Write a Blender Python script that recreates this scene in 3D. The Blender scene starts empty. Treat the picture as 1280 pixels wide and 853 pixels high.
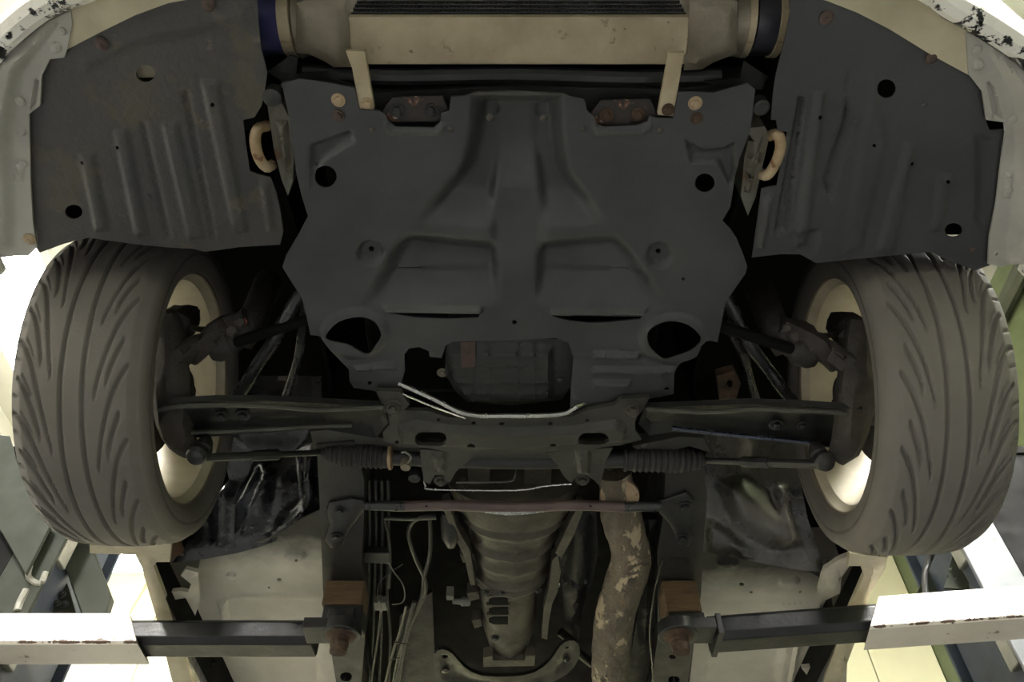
import bpy, math, random
import numpy as np
from mathutils import Vector, Matrix
from mathutils.geometry import delaunay_2d_cdt
random.seed(7)
C = bpy.context.scene.collection
S = bpy.context.scene

# ------------------------------------------------------------------ camera, world, exposure
CAM = np.array((0.0, 0.0, 0.75)); PITCH = math.radians(50); FOC = 996.0
cd = bpy.data.cameras.new('camera'); cd.sensor_width = 36; cd.lens = FOC / 1280 * 36; cd.clip_start = .02
cam = bpy.data.objects.new('camera', cd); C.objects.link(cam)
cam.location = CAM; cam.rotation_euler = (math.pi / 2 + PITCH, 0, 0)
S.camera = cam
wd = bpy.data.worlds.new('world'); S.world = wd; wd.use_nodes = True
wd.node_tree.nodes['Background'].inputs[0].default_value = (.8, .85, 1, 1)
wd.node_tree.nodes['Background'].inputs[1].default_value = .05
S.view_settings.view_transform = 'Standard'; S.view_settings.look = 'None'
S.view_settings.gamma = 1; S.view_settings.use_curve_mapping = False
S.view_settings.exposure = 3.0
LAMP = 34.0            # strength of the fluorescent diffusers

# ------------------------------------------------------------------ measuring helpers
FW = np.array((0, math.cos(PITCH), math.sin(PITCH))); UP = np.array((0, -math.sin(PITCH), math.cos(PITCH)))
G = 0.75 + 0.916       # the plane the car's wheels would stand on at rest; heights w are above it
def ray(px, py):
    return FW + UP * ((426.5 - py) / FOC) + np.array(((px - 640) / FOC, 0, 0))
def P(px, py, w=None, y=None, x=None):
    d = ray(px, py)
    if w is not None: t = (G + w - CAM[2]) / d[2]
    elif y is not None: t = y / d[1]
    else: t = x / d[0]
    return CAM + d * t
def hit(px, py, O, N):
    d = ray(px, py); return CAM + d * (np.dot(O - CAM, N) / np.dot(d, N))
def PL(w): return (np.array((0., 1., G + w)), np.array((0., 0., -1.)))
def plane3(a, b, c):
    a, b, c = map(np.array, (a, b, c)); n = np.cross(b - a, c - a); n = n / np.linalg.norm(n)
    if np.dot(n, CAM - a) < 0: n = -n
    return (a, n)
def ell(cx, cy, rx, ry=None, n=16):
    ry = ry or rx
    return [(cx + rx * math.cos(2 * math.pi * i / n), cy + ry * math.sin(2 * math.pi * i / n)) for i in range(n)]
def oval(x0, y0, x1, y1, n=6):          # stadium with rounded ends
    r = (y1 - y0) / 2; cy = (y0 + y1) / 2
    a = [(x1 - r + r * math.sin(math.pi * i / n), cy - r * math.cos(math.pi * i / n)) for i in range(n + 1)]
    b = [(x0 + r - r * math.sin(math.pi * i / n), cy + r * math.cos(math.pi * i / n)) for i in range(n + 1)]
    return a + b
def smooth(pts, n=4, closed=False):
    pts = [np.array(p, float) for p in pts]; L = len(pts); out = []
    rng = range(L) if closed else range(L - 1)
    for i in rng:
        if closed: p0, p1, p2, p3 = pts[i - 1], pts[i], pts[(i + 1) % L], pts[(i + 2) % L]
        else: p0, p1, p2, p3 = pts[max(i - 1, 0)], pts[i], pts[i + 1], pts[min(i + 2, L - 1)]
        for k in range(n):
            t = k / n
            out.append(.5 * ((2 * p1) + (p2 - p0) * t + (2 * p0 - 5 * p1 + 4 * p2 - p3) * t * t + (3 * p1 - p0 - 3 * p2 + p3) * t ** 3))
    if not closed: out.append(pts[-1])
    return out
def inside(pt, poly):
    x, y = pt[:, 0], pt[:, 1]; c = np.zeros(len(pt), bool); q = np.array(poly, float); n = len(q)
    for i in range(n):
        x1, y1 = q[i]; x2, y2 = q[(i + 1) % n]
        if y1 == y2: continue
        c ^= ((y1 > y) != (y2 > y)) & (x < (x2 - x1) * (y - y1) / (y2 - y1) + x1)
    return c
def edgedist(pt, poly):
    q = np.array(poly, float); d = np.full(len(pt), 1e9)
    for i in range(len(q)):
        a, b = q[i], q[(i + 1) % len(q)]; ab = b - a; l = max(np.dot(ab, ab), 1e-9)
        t = np.clip(((pt - a) @ ab) / l, 0, 1); d = np.minimum(d, np.linalg.norm(pt - a - t[:, None] * ab, axis=1))
    return d
def emboss(features):                    # [(polygon, depth towards the ground, ramp)]
    def f(pt):
        h = np.zeros(len(pt))
        for poly, dep, ramp in features:
            t = np.clip(edgedist(pt, poly) / ramp, 0, 1) * inside(pt, poly); h += dep * t * t * (3 - 2 * t)
        return h
    f.feats = features
    return f
def stripe(x0, y0, x1, y1, wd0, wd1=None):
    wd1 = wd1 or wd0
    return [(x0 - wd0 / 2, y0), (x0 + wd0 / 2, y0), (x1 + wd1 / 2, y1), (x1 - wd1 / 2, y1)]

# ------------------------------------------------------------------ mesh builder
class MB:
    def __init__(s): s.v = []; s.f = []
    def add(s, v, f):
        o = len(s.v); s.v += [tuple(float(c) for c in p) for p in v]; s.f += [tuple(int(i) + o for i in q) for q in f]; return s
    def box(s, a, b):
        (x0, y0, z0), (x1, y1, z1) = a, b
        v = [(x0, y0, z0), (x1, y0, z0), (x1, y1, z0), (x0, y1, z0), (x0, y0, z1), (x1, y0, z1), (x1, y1, z1), (x0, y1, z1)]
        return s.add(v, [(0, 3, 2, 1), (4, 5, 6, 7), (0, 1, 5, 4), (1, 2, 6, 5), (2, 3, 7, 6), (3, 0, 4, 7)])
    def loft(s, rings, closed=True, caps=True):
        n = len(rings[0]); v = [p for r in rings for p in r]; f = []
        for i in range(len(rings) - 1):
            for j in range(n if closed else n - 1):
                k = (j + 1) % n; f.append((i * n + j, i * n + k, (i + 1) * n + k, (i + 1) * n + j))
        if caps and closed: f += [tuple(range(n))[::-1], tuple((len(rings) - 1) * n + j for j in range(n))]
        return s.add(v, f)
    def tube(s, pts, r, n=10, sm=4, jitter=0, ecc=1):
        pts = [np.array(p, float) for p in pts]
        rr = list(r) if hasattr(r, '__len__') else [r] * len(pts)
        if sm:
            pp = smooth([np.append(p, q) for p, q in zip(pts, rr)], sm); pts = [p[:3] for p in pp]; rr = [p[3] for p in pp]
        rings = []; ref = np.array((.13, .2, .97))
        for i, p in enumerate(pts):
            d = pts[min(i + 1, len(pts) - 1)] - pts[max(i - 1, 0)]; d = d / np.linalg.norm(d)
            a = np.cross(ref, d); a /= np.linalg.norm(a); b = np.cross(d, a)
            rings.append([p + rr[i] * (1 + jitter * random.uniform(-1, 1)) * (a * math.cos(t) + ecc * b * math.sin(t)) for t in [2 * math.pi * k / n for k in range(n)]])
        return s.loft(rings)
    def lathe(s, prof, base, axis, n=24, caps=True):      # prof: (along axis, radius)
        axis = np.array(axis, float); axis /= np.linalg.norm(axis); ref = np.array((0, 0, 1.)) if abs(axis[2]) < .9 else np.array((1., 0, 0))
        a = np.cross(ref, axis); a /= np.linalg.norm(a); b = np.cross(axis, a); base = np.array(base, float)
        return s.loft([[base + axis * h + r * (a * math.cos(t) + b * math.sin(t)) for t in [2 * math.pi * k / n for k in range(n)]] for h, r in prof], caps=caps)
    def sheet(s, outer, plane, thick=.004, holes=(), relief=None, step=None):
        O, N = plane; outer = [tuple(p) for p in outer]; pts = []; edges = []
        for loop in [outer] + [list(map(tuple, h)) for h in holes]:
            o = len(pts); n = 0
            for i in range(len(loop)):
                a = np.array(loop[i]); b = np.array(loop[(i + 1) % len(loop)])
                k = max(1, int(np.linalg.norm(b - a) / (step or 1e9)))
                for j in range(k): pts.append(tuple(a + (b - a) * j / k)); n += 1
            edges += [(o + i, o + (i + 1) % n) for i in range(n)]
        if step:
            q = np.array(outer); gx = np.arange(q[:, 0].min(), q[:, 0].max(), step); gy = np.arange(q[:, 1].min(), q[:, 1].max(), step)
            g = np.array([(x + (.5 * step if j % 2 else 0), y) for j, y in enumerate(gy) for x in gx])
            ok = inside(g, outer) & (edgedist(g, outer) > step * .4)
            for h in holes: ok &= ~inside(g, h) & (edgedist(g, h) > step * .4)
            pts += [tuple(p) for p in g[ok]]
        if step and hasattr(relief, 'feats'):            # crisp crease lines: the feature's edge and the foot of its ramp
            for poly, dep, rmp in relief.feats:
                q = np.array(poly, float); L = len(q); samp = []; ins = []
                ar = sum(q[i][0] * q[(i + 1) % L][1] - q[(i + 1) % L][0] * q[i][1] for i in range(L))
                for i in range(L):
                    a, b = q[i], q[(i + 1) % L]; k = max(1, int(np.linalg.norm(b - a) / step)); d = (b - a) / max(np.linalg.norm(b - a), 1e-6)
                    nn = np.array((-d[1], d[0])) * (1 if ar > 0 else -1)
                    for j in range(k): samp.append(a + (b - a) * j / k); ins.append(a + (b - a) * (j + .5) / k + nn * rmp)
                samp = np.array(samp); ins = np.array(ins)
                ok2 = inside(samp, outer) & (edgedist(samp, outer) > step * .3)
                for h in holes: ok2 &= ~inside(samp, h) & (edgedist(samp, h) > step * .3)
                o = len(pts); m_ = {}
                for i, g_ in enumerate(ok2):
                    if g_: m_[i] = len(pts); pts.append(tuple(samp[i]))
                edges += [(m_[i], m_[(i + 1) % len(samp)]) for i in m_ if (i + 1) % len(samp) in m_ and len(samp) > 2]
                ok3 = inside(ins, outer) & inside(ins, poly) & (edgedist(ins, outer) > step * .3) & (edgedist(ins, poly) > rmp * .7)
                for h in holes: ok3 &= ~inside(ins, h) & (edgedist(ins, h) > step * .3)
                pts += [tuple(p) for p in ins[ok3]]
        r = delaunay_2d_cdt([Vector(p) for p in pts], edges, [], 0, 1e-4)
        pv = np.array([tuple(p) for p in r[0]]); tri = np.array(r[2])
        cen = pv[tri].mean(axis=1); ok = inside(cen, outer)
        for h in holes: ok &= ~inside(cen, h)
        tri = tri[ok]
        h = relief(pv) if relief else np.zeros(len(pv))
        w3 = np.array([hit(p[0], p[1], O, N) for p in pv]); front = w3 + N * h[:, None]; back = front - N * thick
        a, b, c = front[tri[0]]; sgn = np.dot(np.cross(b - a, c - a), N) > 0
        if not sgn: tri = tri[:, ::-1]
        n = len(pv); f = [tuple(t) for t in tri] + [tuple(t[::-1] + n) for t in tri]
        cnt = {}
        for t in tri:
            for i in range(3): cnt[(t[i], t[(i + 1) % 3])] = 1
        for (i, j) in cnt:
            if (j, i) not in cnt: f.append((j, i, i + n, j + n))
        return s.add(list(front) + list(back), f)

WL = {}
def build(name, m, mat, parent=None, label=None, ang=32, bevel=0, kind=None):
    v = np.array(m.v); used = v; c = (used.min(0) + used.max(0)) / 2
    me = bpy.data.meshes.new(name); me.from_pydata([tuple(p) for p in v - c], [], m.f)
    me.polygons.foreach_set('use_smooth', [True] * len(me.polygons)); me.set_sharp_from_angle(angle=math.radians(ang))
    me.materials.append(mat); o = bpy.data.objects.new(name, me); C.objects.link(o)
    attach(o, c, parent)
    if label: o['label'] = label
    if kind: o['kind'] = kind
    if bevel:
        b = o.modifiers.new('bevel', 'BEVEL'); b.width = bevel; b.segments = 2; b.limit_method = 'ANGLE'
    return o
def attach(o, c, parent):
    c = np.array(c, float)
    if parent: o.parent = parent; o.location = c - WL[parent.name]
    else: o.location = c
    WL[o.name] = c
def thing(name, loc, label, cat, group=None):
    o = bpy.data.objects.new(name, None); o.empty_display_size = .1; C.objects.link(o); attach(o, loc, None)
    tag(o, label, cat, group); return o
def tag(o, label, cat, group=None):
    o['label'] = label; o['category'] = cat
    if group: o['group'] = group
    return o
_shared = {}
def inst(key, name, maker, mat, loc, parent, scale=1, rot=None, label=None):      # alike small pieces share one mesh
    k = (key, mat.name)
    if k not in _shared:
        m = maker(); me = bpy.data.meshes.new(key); me.from_pydata(m.v, [], m.f); me.polygons.foreach_set('use_smooth', [True] * len(me.polygons))
        me.set_sharp_from_angle(angle=math.radians(32)); me.materials.append(mat); _shared[k] = me
    o = bpy.data.objects.new(name, _shared[k]); C.objects.link(o); attach(o, loc, parent); o.scale = (scale,) * 3
    if rot is not None: o.rotation_euler = rot
    if label: o['label'] = label
    return o
def bolt_mesh():                        # unit flange bolt, head pointing down (-z)
    m = MB(); m.lathe([(0, 1.0), (.15, 1.0), (.2, .95)], (0, 0, .05), (0, 0, -1), 18)
    hexa = lambda r, z: [(r * math.cos(math.pi / 3 * k), r * math.sin(math.pi / 3 * k), z) for k in range(6)]
    m.loft([hexa(.66, -.1), hexa(.66, -.55), hexa(.56, -.66)]); m.lathe([(0, .36), (.06, .32)], (0, 0, -.655), (0, 0, -1), 12); return m
def bolt(parent, px, py, w, rpx, mat, rot=None, plane=None, label=None):
    p = hit(px, py, *plane) if plane else P(px, py, w)
    dist = np.dot(p - CAM, FW)
    return inst('bolt', 'bolt', bolt_mesh, mat, p, parent, rpx / FOC * dist, rot or (0, 0, random.random()), label)
def screw_mesh():
    m = MB(); m.lathe([(0, 1), (.12, 1), (.35, .75), (.45, .4)], (0, 0, .05), (0, 0, -1), 14); m.lathe([(0, .28), (.12, .24)], (0, 0, -.38), (0, 0, -1), 6); return m
def screw(parent, px, py, w, rpx, mat, label=None):
    p = P(px, py, w); return inst('screw', 'screw', screw_mesh, mat, p, parent, rpx / FOC * np.dot(p - CAM, FW), None, label)

# ------------------------------------------------------------------ materials
def lin(c):
    if isinstance(c, str): c = [int(c[i:i + 2], 16) / 255 for i in (0, 2, 4)]; c = [(x / 12.92 if x < .04045 else ((x + .055) / 1.055) ** 2.4) for x in c]
    return (*c, 1)
def mat(name, base, var=None, scale=6, rough=.5, metal=0, bump=0, bscale=80, spots=None, amount=(.35, .65), stretch=None, coat=0, spec=.5, rvar=.12, spray=None, edge=None):
    M = bpy.data.materials.new(name); M.use_nodes = True; N = M.node_tree.nodes; L = M.node_tree.links; b = N['Principled BSDF']
    tc = N.new('ShaderNodeTexCoord'); vec = tc.outputs['Object']
    if stretch:
        mp = N.new('ShaderNodeMapping'); mp.inputs['Scale'].default_value = stretch; L.new(vec, mp.inputs[0]); vec = mp.outputs[0]
    def noise(sc, det=6, rg=.6):
        n = N.new('ShaderNodeTexNoise'); n.inputs['Scale'].default_value = sc; n.inputs['Detail'].default_value = det; n.inputs['Roughness'].default_value = rg; L.new(vec, n.inputs['Vector']); return n.outputs['Fac']
    def ramp(f, a, c):
        r = N.new('ShaderNodeMapRange'); r.inputs[1].default_value = a; r.inputs[2].default_value = c; L.new(f, r.inputs[0]); return r.outputs[0]
    def mix(f, a, c):
        x = N.new('ShaderNodeMix'); x.data_type = 'RGBA'; L.new(f, x.inputs[0])
        for k, q in ((6, a), (7, c)):
            if isinstance(q, tuple): x.inputs[k].default_value = q
            else: L.new(q, x.inputs[k])
        return x.outputs[2]
    col = lin(base); n1 = noise(scale)
    if var: col = mix(ramp(n1, *amount), col, lin(var))
    for sc, th, cc in (spots or []):
        col = mix(ramp(noise(sc, 8, .65), th, th + .03), col, lin(cc))
    if spray:                                             # black paint that drifted over one side: (axis, start, end, colour)
        ax, s0, s1, cc = spray; sx = N.new('ShaderNodeSeparateXYZ'); L.new(vec, sx.inputs[0])
        ad = N.new('ShaderNodeMath'); ad.operation = 'MULTIPLY_ADD'; L.new(noise(16, 7), ad.inputs[0]); ad.inputs[1].default_value = .10; L.new(sx.outputs[ax], ad.inputs[2])
        col = mix(ramp(ad.outputs[0], s0 + .05, s1 + .05), col, lin(cc))
    if edge:                                              # chips and rust along one edge: (height of the edge, reach, colour)
        sx = N.new('ShaderNodeSeparateXYZ'); L.new(tc.outputs['Object'], sx.inputs[0]); ad = N.new('ShaderNodeMath'); ad.operation = 'MULTIPLY_ADD'
        ml = N.new('ShaderNodeMath'); ml.operation = 'MULTIPLY'; L.new(ramp(sx.outputs[2], edge[0] + edge[1], edge[0]), ml.inputs[0]); L.new(ramp(sx.outputs[2], edge[0] - .0052, edge[0] - .003), ml.inputs[1])
        L.new(ml.outputs[0], ad.inputs[0]); ad.inputs[1].default_value = .24; L.new(noise(26, 8, .7), ad.inputs[2]); col = mix(ramp(ad.outputs[0], .70, .73), col, lin(edge[2]))
    if isinstance(col, tuple): b.inputs['Base Color'].default_value = col
    else: L.new(col, b.inputs['Base Color'])
    r = N.new('ShaderNodeMapRange'); r.inputs[1].default_value = .3; r.inputs[2].default_value = .7; r.inputs[3].default_value = max(.03, rough - rvar); r.inputs[4].default_value = min(1, rough + rvar)
    L.new(noise(scale * 3), r.inputs[0]); L.new(r.outputs[0], b.inputs['Roughness'])
    b.inputs['Metallic'].default_value = metal; b.inputs['Coat Weight'].default_value = coat; b.inputs['Specular IOR Level'].default_value = spec
    if bump:
        bp = N.new('ShaderNodeBump'); bp.inputs['Strength'].default_value = bump; bp.inputs['Distance'].default_value = .01; L.new(noise(bscale, 4), bp.inputs['Height']); L.new(bp.outputs[0], b.inputs['Normal'])
    return M
def glow(name, c, s):
    M = bpy.data.materials.new(name); M.use_nodes = True; N = M.node_tree.nodes; b = N['Principled BSDF']
    b.inputs['Base Color'].default_value = (.8, .8, .8, 1); b.inputs['Emission Color'].default_value = lin(c); b.inputs['Emission Strength'].default_value = s; return M

TRAY = mat('tray_plastic', '333436', '424344', 5, .42, bump=.06, bscale=220, spec=.45)
LINER = mat('liner_plastic', '333437', '3e3e40', 4, .5, bump=.08, bscale=160)
LINER_DIRTY = mat('liner_plastic_dusty', '343435', '403e3a', 5, .5, bump=.12, bscale=90, spots=[(7, .56, '474338'), (26, .64, '58524a')])
WHITE = mat('white_paint', 'eeece6', 'e2ded4', 3, .25, coat=.3, spots=[(38, .70, '1c1c1d')])
LIPWHITE = mat('scraped_white_paint', 'f0eee8', 'e4e0d6', 3, .3, spots=[(26, .545, '1a1a1b')])
BEIGE = mat('dusty_primer', 'c4bba0', 'a89f86', 7, .6, bump=.05, spots=[(60, .69, '7a7058')])
GREYWHITE = mat('grey_white_plastic', 'b3b1a8', '99978f', 5, .5, bump=.04, spots=[(50, .72, '6b675d')])
BODY = mat('body_undercoat', 'cfcabd', 'b5afa0', 5, .5, bump=.05, spots=[(24, .69, '8a8069'), (70, .74, '3a342a')])
ALU = mat('dusty_aluminium', 'b8ab90', '9f9278', 9, .5, metal=.2, bump=.1, bscale=120, spots=[(22, .62, '8a7e64'), (40, .66, '74684f')])
CAST = mat('cast_aluminium', '8f8777', '756d5e', 8, .5, metal=.4, bump=.15, bscale=120)
FIN = mat('fin_metal', '4a4a4a', '37383a', 20, .5, metal=.3)
BLACK = mat('black_steel', '191a1a', '242424', 6, .42, bump=.08, bscale=90)
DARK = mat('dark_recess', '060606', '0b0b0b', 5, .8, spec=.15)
GLOSS = mat('glossy_black_paint', '0d0e10', '1d1e21', 7, .25, bump=.10, bscale=30, coat=.25, spec=.5)
GLOSSBAR = mat('satin_black_bar', '222324', '2e2f30', 8, .28)
OVERSPRAY = mat('oversprayed_body', '141514', '6b675c', 3.6, .28, bump=.2, bscale=35, coat=.25, amount=(.42, .72))
XMEM = mat('crossmember_paint', '2c2c28', '3b3a34', 8, .5, bump=.12, bscale=90)
RUBBER = mat('tyre_rubber', '5f5b56', '6a655f', 5, .75, bump=.06, bscale=200, spots=[(14, .70, '56524d')])
SIDE = mat('sidewall_rubber', '454340', '524e4a', 6, .7)
BOOT = mat('boot_rubber', '1d1c1b', '282624', 8, .6)
RIM = mat('rim_cream_paint', 'cfc8b2', 'a69d84', 6, .45, spots=[(18, .68, '857b63')])
RIMEDGE = mat('rim_lip_bronze', '6e655a', '84796a', 8, .4, metal=.3)
BRAKE = mat('brake_iron', '1f1d1b', '302a25', 14, .65, bump=.3, bscale=70)
RUST = mat('rust', '564231', '3a2c23', 30, .8, bump=.3, bscale=150)
RUSTSTAIN = mat('rust_stained_plastic', '54403a', '3f3532', 30, .7)
STEEL = mat('dull_steel_bolt', '5b5852', '45423d', 25, .45, metal=.6)
CHROME = mat('bright_pipe', 'c9c9c5', 'a9a9a5', 20, .22, metal=.9)
HOOK = mat('hook_worn_cream', 'b5a489', '8c7455', 14, .6, spots=[(35, .6, '6d4f34')])
HORN = mat('frame_horn_greygreen', '6d6f63', '5a5347', 9, .55, spots=[(12, .62, '5a4330')])
PURPLE = mat('reddish_primer_bar', '4a3c3c', '5a4a48', 14, .45, bump=.15)
GEAR = mat('gearbox_casting', '565145', '3d3a32', 9, .55, metal=.2, bump=.25, bscale=90, spots=[(10, .64, '6f6852')])
WRAP = mat('torn_heat_wrap', '4b453b', '6e6353', 14, .75, bump=.9, bscale=45, spots=[(17, .56, 'a8997f'), (13, .60, '2a241d'), (30, .66, '8a6a48')], stretch=(1, .5, 1))
SHIELD = mat('heat_shield_metal', '161617', '1f1f1d', 6, .5, bump=.15, spec=.3)
HOSE = mat('blue_silicone_hose', '2a2a62', '34365a', 8, .4)
HOSE2 = mat('black_blue_hose', '26272f', '32333c', 8, .4)
PANPAINT = mat('oil_pan_paint', '222322', '2d2e2b', 9, .45, bump=.1)
LINE = mat('fluid_line', '3a3a36', '4b4a44', 20, .35, metal=.4)
WIRE = mat('wire_sleeve', '1b1b1b', '292929', 20, .5)
GREYPLASTIC = mat('grey_connector', '7d7c74', '6a6a62', 20, .5)
WOOD = mat('block_wood', '6b563c', '4f3c28', 6, .8, bump=.3, bscale=40, stretch=(2, 12, 14), spots=[(9, .64, '4a3320')])
LIFTWHITE = mat('lift_white_paint', 'ece6dc', 'ddd4c6', 6, .4, bump=.06, spots=[(22, .66, '8a7664'), (60, .68, '4a3a2e')], edge=(-.0355, .010, '5a4638'))
LIFTBLACK = mat('lift_black_steel', '0b0c0e', '131417', 5, .42, bump=.1, spots=[(90, .75, 'aaaaaa')])
POST = mat('post_grey_paint', '2b2f28', '23271f', 4, .65, spec=.2, spots=[(30, .7, '22251f')])
POSTBLUE = mat('post_blue_grey', '2f3742', '262c35', 4, .6, spec=.3)
PLATE = mat('galvanised_plate', '63656b', '5a5c62', 5, .32, metal=.6, bump=.03, rvar=.05)
CREAM = mat('cream_wall_panel', 'd2cfae', 'c9c6a4', 1.5, .6)
WALLWHITE = mat('wall_plaster', 'cdccc6', 'c2c1ba', 2, .7)
SEAM = mat('panel_seam', '5d5a48', '4a483a', 2, .8)
GREEN = mat('olive_green_paint', '566040', '4a5338', 2, .6)
CEIL = mat('ceiling_paint', 'bdbcb4', 'b0afa6', 2, .7)
FLOOR = mat('painted_concrete', '454648', '3d3e40', 3, .45, bump=.05)
LIGHT = glow('lamp_diffuser', 'fffcf5', LAMP)
LAMPBODY = mat('lamp_white_metal', 'e8e8e2', 'dedcd4', 3, .4)

# ------------------------------------------------------------------ the setting
XL, XR, YF, YB, ZC = -3.6, 2.95, -4.5, 5.25, 4.75
def struct(name, m, mt, parent=None):
    o = build(name, m, mt, parent); 
    if not parent: o['kind'] = 'structure'
    return o
struct('floor', MB().box((XL - .1, YF - .1, -.1), (XR + .1, YB + .1, 0)), FLOOR)
struct('ceiling', MB().box((XL - .1, YF - .1, ZC), (XR + .1, YB + .1, ZC + .1)), CEIL)
struct('wall_left', MB().box((XL - .1, YF, 0), (XL, YB, ZC)), WALLWHITE)
struct('wall_right', MB().box((XR, YF, 0), (XR + .1, YB, ZC)), GREEN)
struct('wall_front', MB().box((XL, YF - .1, 0), (XR, YF, ZC)), WALLWHITE)
wb = struct('wall_back', MB().box((XL, YB, 0), (XR, YB + .1, ZC)), SEAM)
x = XR - .01
while x - .46 > XL:
    build('wall_panel', MB().box((x - .452, YB - .02, .1), (x, YB + .002, ZC - .05)), CREAM, wb, bevel=.003); x -= .46
def ceiling_light(cx, cy, lx, ly, label, z=None):
    z = z or 4.28
    t = thing('ceiling_light', (cx, cy, z), label, 'ceiling light', 'fluorescent ceiling lights')
    build('lamp_frame', MB().box((cx - lx / 2 - .03, cy - ly / 2 - .03, z + .012), (cx + lx / 2 + .03, cy + ly / 2 + .03, z + .09)), LAMPBODY, t, bevel=.004)
    for e in (-1, 1): build('hanger_rod', MB().box((cx - .006, cy + e * ly * .4 - .006, z + .09), (cx + .006, cy + e * ly * .4 + .006, ZC)), LAMPBODY, t)
    build('diffuser', MB().box((cx - lx / 2, cy - ly / 2, z - .02), (cx + lx / 2, cy + ly / 2, z + .012)), LIGHT, t, bevel=.01)
ceiling_light(-2.75, 2.75, .42, 1.25, 'glaring white ceiling light beside the outer edge of the left tyre')
ceiling_light(-2.5, 4.08, .40, .46, 'glaring white ceiling light below the left tyre, above the left lift arm', 3.65)
ceiling_light(-2.3, -1.0, .42, 1.25, 'ceiling light in front of the car on the left, outside the picture')
ceiling_light(2.5, .3, .42, 1.25, 'added unseen fill light beside the right bumper corner, outside the picture')  # added lamp, only there to brighten the bumper side
ceiling_light(2.2, -1.0, .42, 1.25, 'ceiling light in front of the car on the right, outside the picture')

# ------------------------------------------------------------------ the car
car = thing('car', (0, 1.07, G), 'white car raised on a two-post lift, seen from below its front end', 'car')

# --- bumper cover: lip swept round the nose
lipL = [(-.862, .78), (-.855, .66), (-.80, .52)] + [tuple(P(a, b, w=.185)[:2]) for a, b in ((0, 81), (22, 56), (56, 28), (90, 11), (124, -1))] + [(-.40, .275)]
lipR = [(.862, .78), (.855, .66), (.80, .535)] + [tuple(P(a, b, w=.185)[:2]) for a, b in ((1280, 85), (1259, 70), (1219, 44), (1179, 22), (1147, 0))] + [(.40, .275)]
path = smooth(lipL + [(0, .245)] + lipR[::-1], 5)
# --- body shell: hood and fenders (outer skin), added black sheet inside keeps the gaps in shade
NOSE = np.array([p for p in path if p[0] > .05]); NOSE = NOSE[np.argsort(NOSE[:, 1])]
NOSE[:, 0] += .004 + .03 * np.clip((.5 - NOSE[:, 1]) / .2, 0, 1)
def shell(dx, dz, y0, y1):
    rings = []
    for y in np.linspace(y0, y1, 40):
        r = abs(y - 1.07)
        wb_ = .22 if r > .37 else .31 + math.sqrt(max(.37 ** 2 - r * r, 0))
        if y > 1.44: wb_ = .17
        fx = float(np.interp(y, NOSE[:, 1], NOSE[:, 0])) - dx
        if y < .68: wb_ = .56 if dx == 0 else .3
        top = .66 + .12 * min(1, (y - .2) / .5) + .10 * min(1, max(0, (y - .7) / 1)) - dz
        half = [(fx, wb_), (fx, min(wb_ + .12, top - .1)), (fx, max(top - .14, wb_ + .02)), (fx - .04, top - .05), (fx - .12, top), (fx * .5, top + .04), (0, top + .05)]
        ring = [(-a, y, G + b) for a, b in half] + [(a, y, G + b) for a, b in half[-2::-1]]
        rings.append(ring)
    return rings
build('body_shell', MB().loft(shell(0, 0, .262, 3.6), closed=False), WHITE, car)
build('shade_lining', MB().loft(shell(.02, .03, .29, 3.58), closed=False), DARK, car)

rings = []
for i, p in enumerate(path):
    d = path[min(i + 1, len(path) - 1)] - path[max(i - 1, 0)]; d /= np.linalg.norm(d); n = np.array((d[1], -d[0]))
    prof = [(.0, .02), (0, .002), (.006, -.006), (.018, -.009), (.030, -.004), (.036, .010), (.040, .05), (.046, .15), (.035, .3), (.0, .42)]
    rings.append([(p[0] + n[0] * a, p[1] + n[1] * a, G + .185 + b) for a, b in prof])
build('bumper_cover', MB().loft(rings, closed=False), LIPWHITE, car, 'white bumper with scraped black lower lip')
# return flanges of the bumper
build('bumper_flange', MB().sheet([(70, 22), (90, 10), (124, -2), (170, -16), (250, -16), (300, -12), (210, 4), (169, 19), (124, 41), (84, 62), (78, 40)], PL(.20), .004, step=12), BEIGE, car, 'cream lower bumper flange at top left')
build('bumper_flange', MB().sheet([(1150, 0), (1179, 23), (1219, 44), (1225, 60), (1211, 94), (1163, 68), (1111, 36), (1072, 16), (1036, 2), (985, -14), (1100, -18)], PL(.20), .004, step=12), BEIGE, car, 'cream lower bumper flange at top right')
def ramp_side(xe, sgn):
    def f(pt):
        t = np.clip(sgn * (pt[:, 0] - xe(pt[:, 1])) / 30, 0, 1); return .018 * t * t
    return f
bl = build('bumper_side', MB().sheet([(84, 60), (80, 72), (62, 74), (52, 95), (50, 132), (36, 143), (38, 230), (41, 280), (46, 310), (36, 320), (20, 320), (-4, 323), (-18, 326), (-14, 240), (-12, 150), (-2, 84), (22, 57), (56, 29), (88, 14), (90, 30)], PL(.197), .004, step=5,
      holes=[ell(78, 39, 3.5)], relief=emboss([([(-14, 318), (-14, 80), (22, 57), (56, 29), (84, 16), (60, 50), (30, 90), (18, 150), (20, 310)], .014, 14), ([(62, 76), (50, 95), (46, 134), (36, 143), (42, 100)], -.006, 4), (ell(70, 59, 8), .004, 3), (ell(28, 165, 6), .003, 3), ([(20, 205), (32, 205), (30, 228), (18, 228)], .004, 4)])), GREYWHITE, car, 'grey-white bumper corner return on the left')
for q in ((70, 59, 6), (78, 39, 5), (25, 127, 6), (29, 205, 5), (22, 216, 5)): screw(bl, q[0], q[1], .195, q[2], GREYWHITE)
screw(bl, 37, 299, .195, 8, HOOK, 'rusty screw at the corner')
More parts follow.
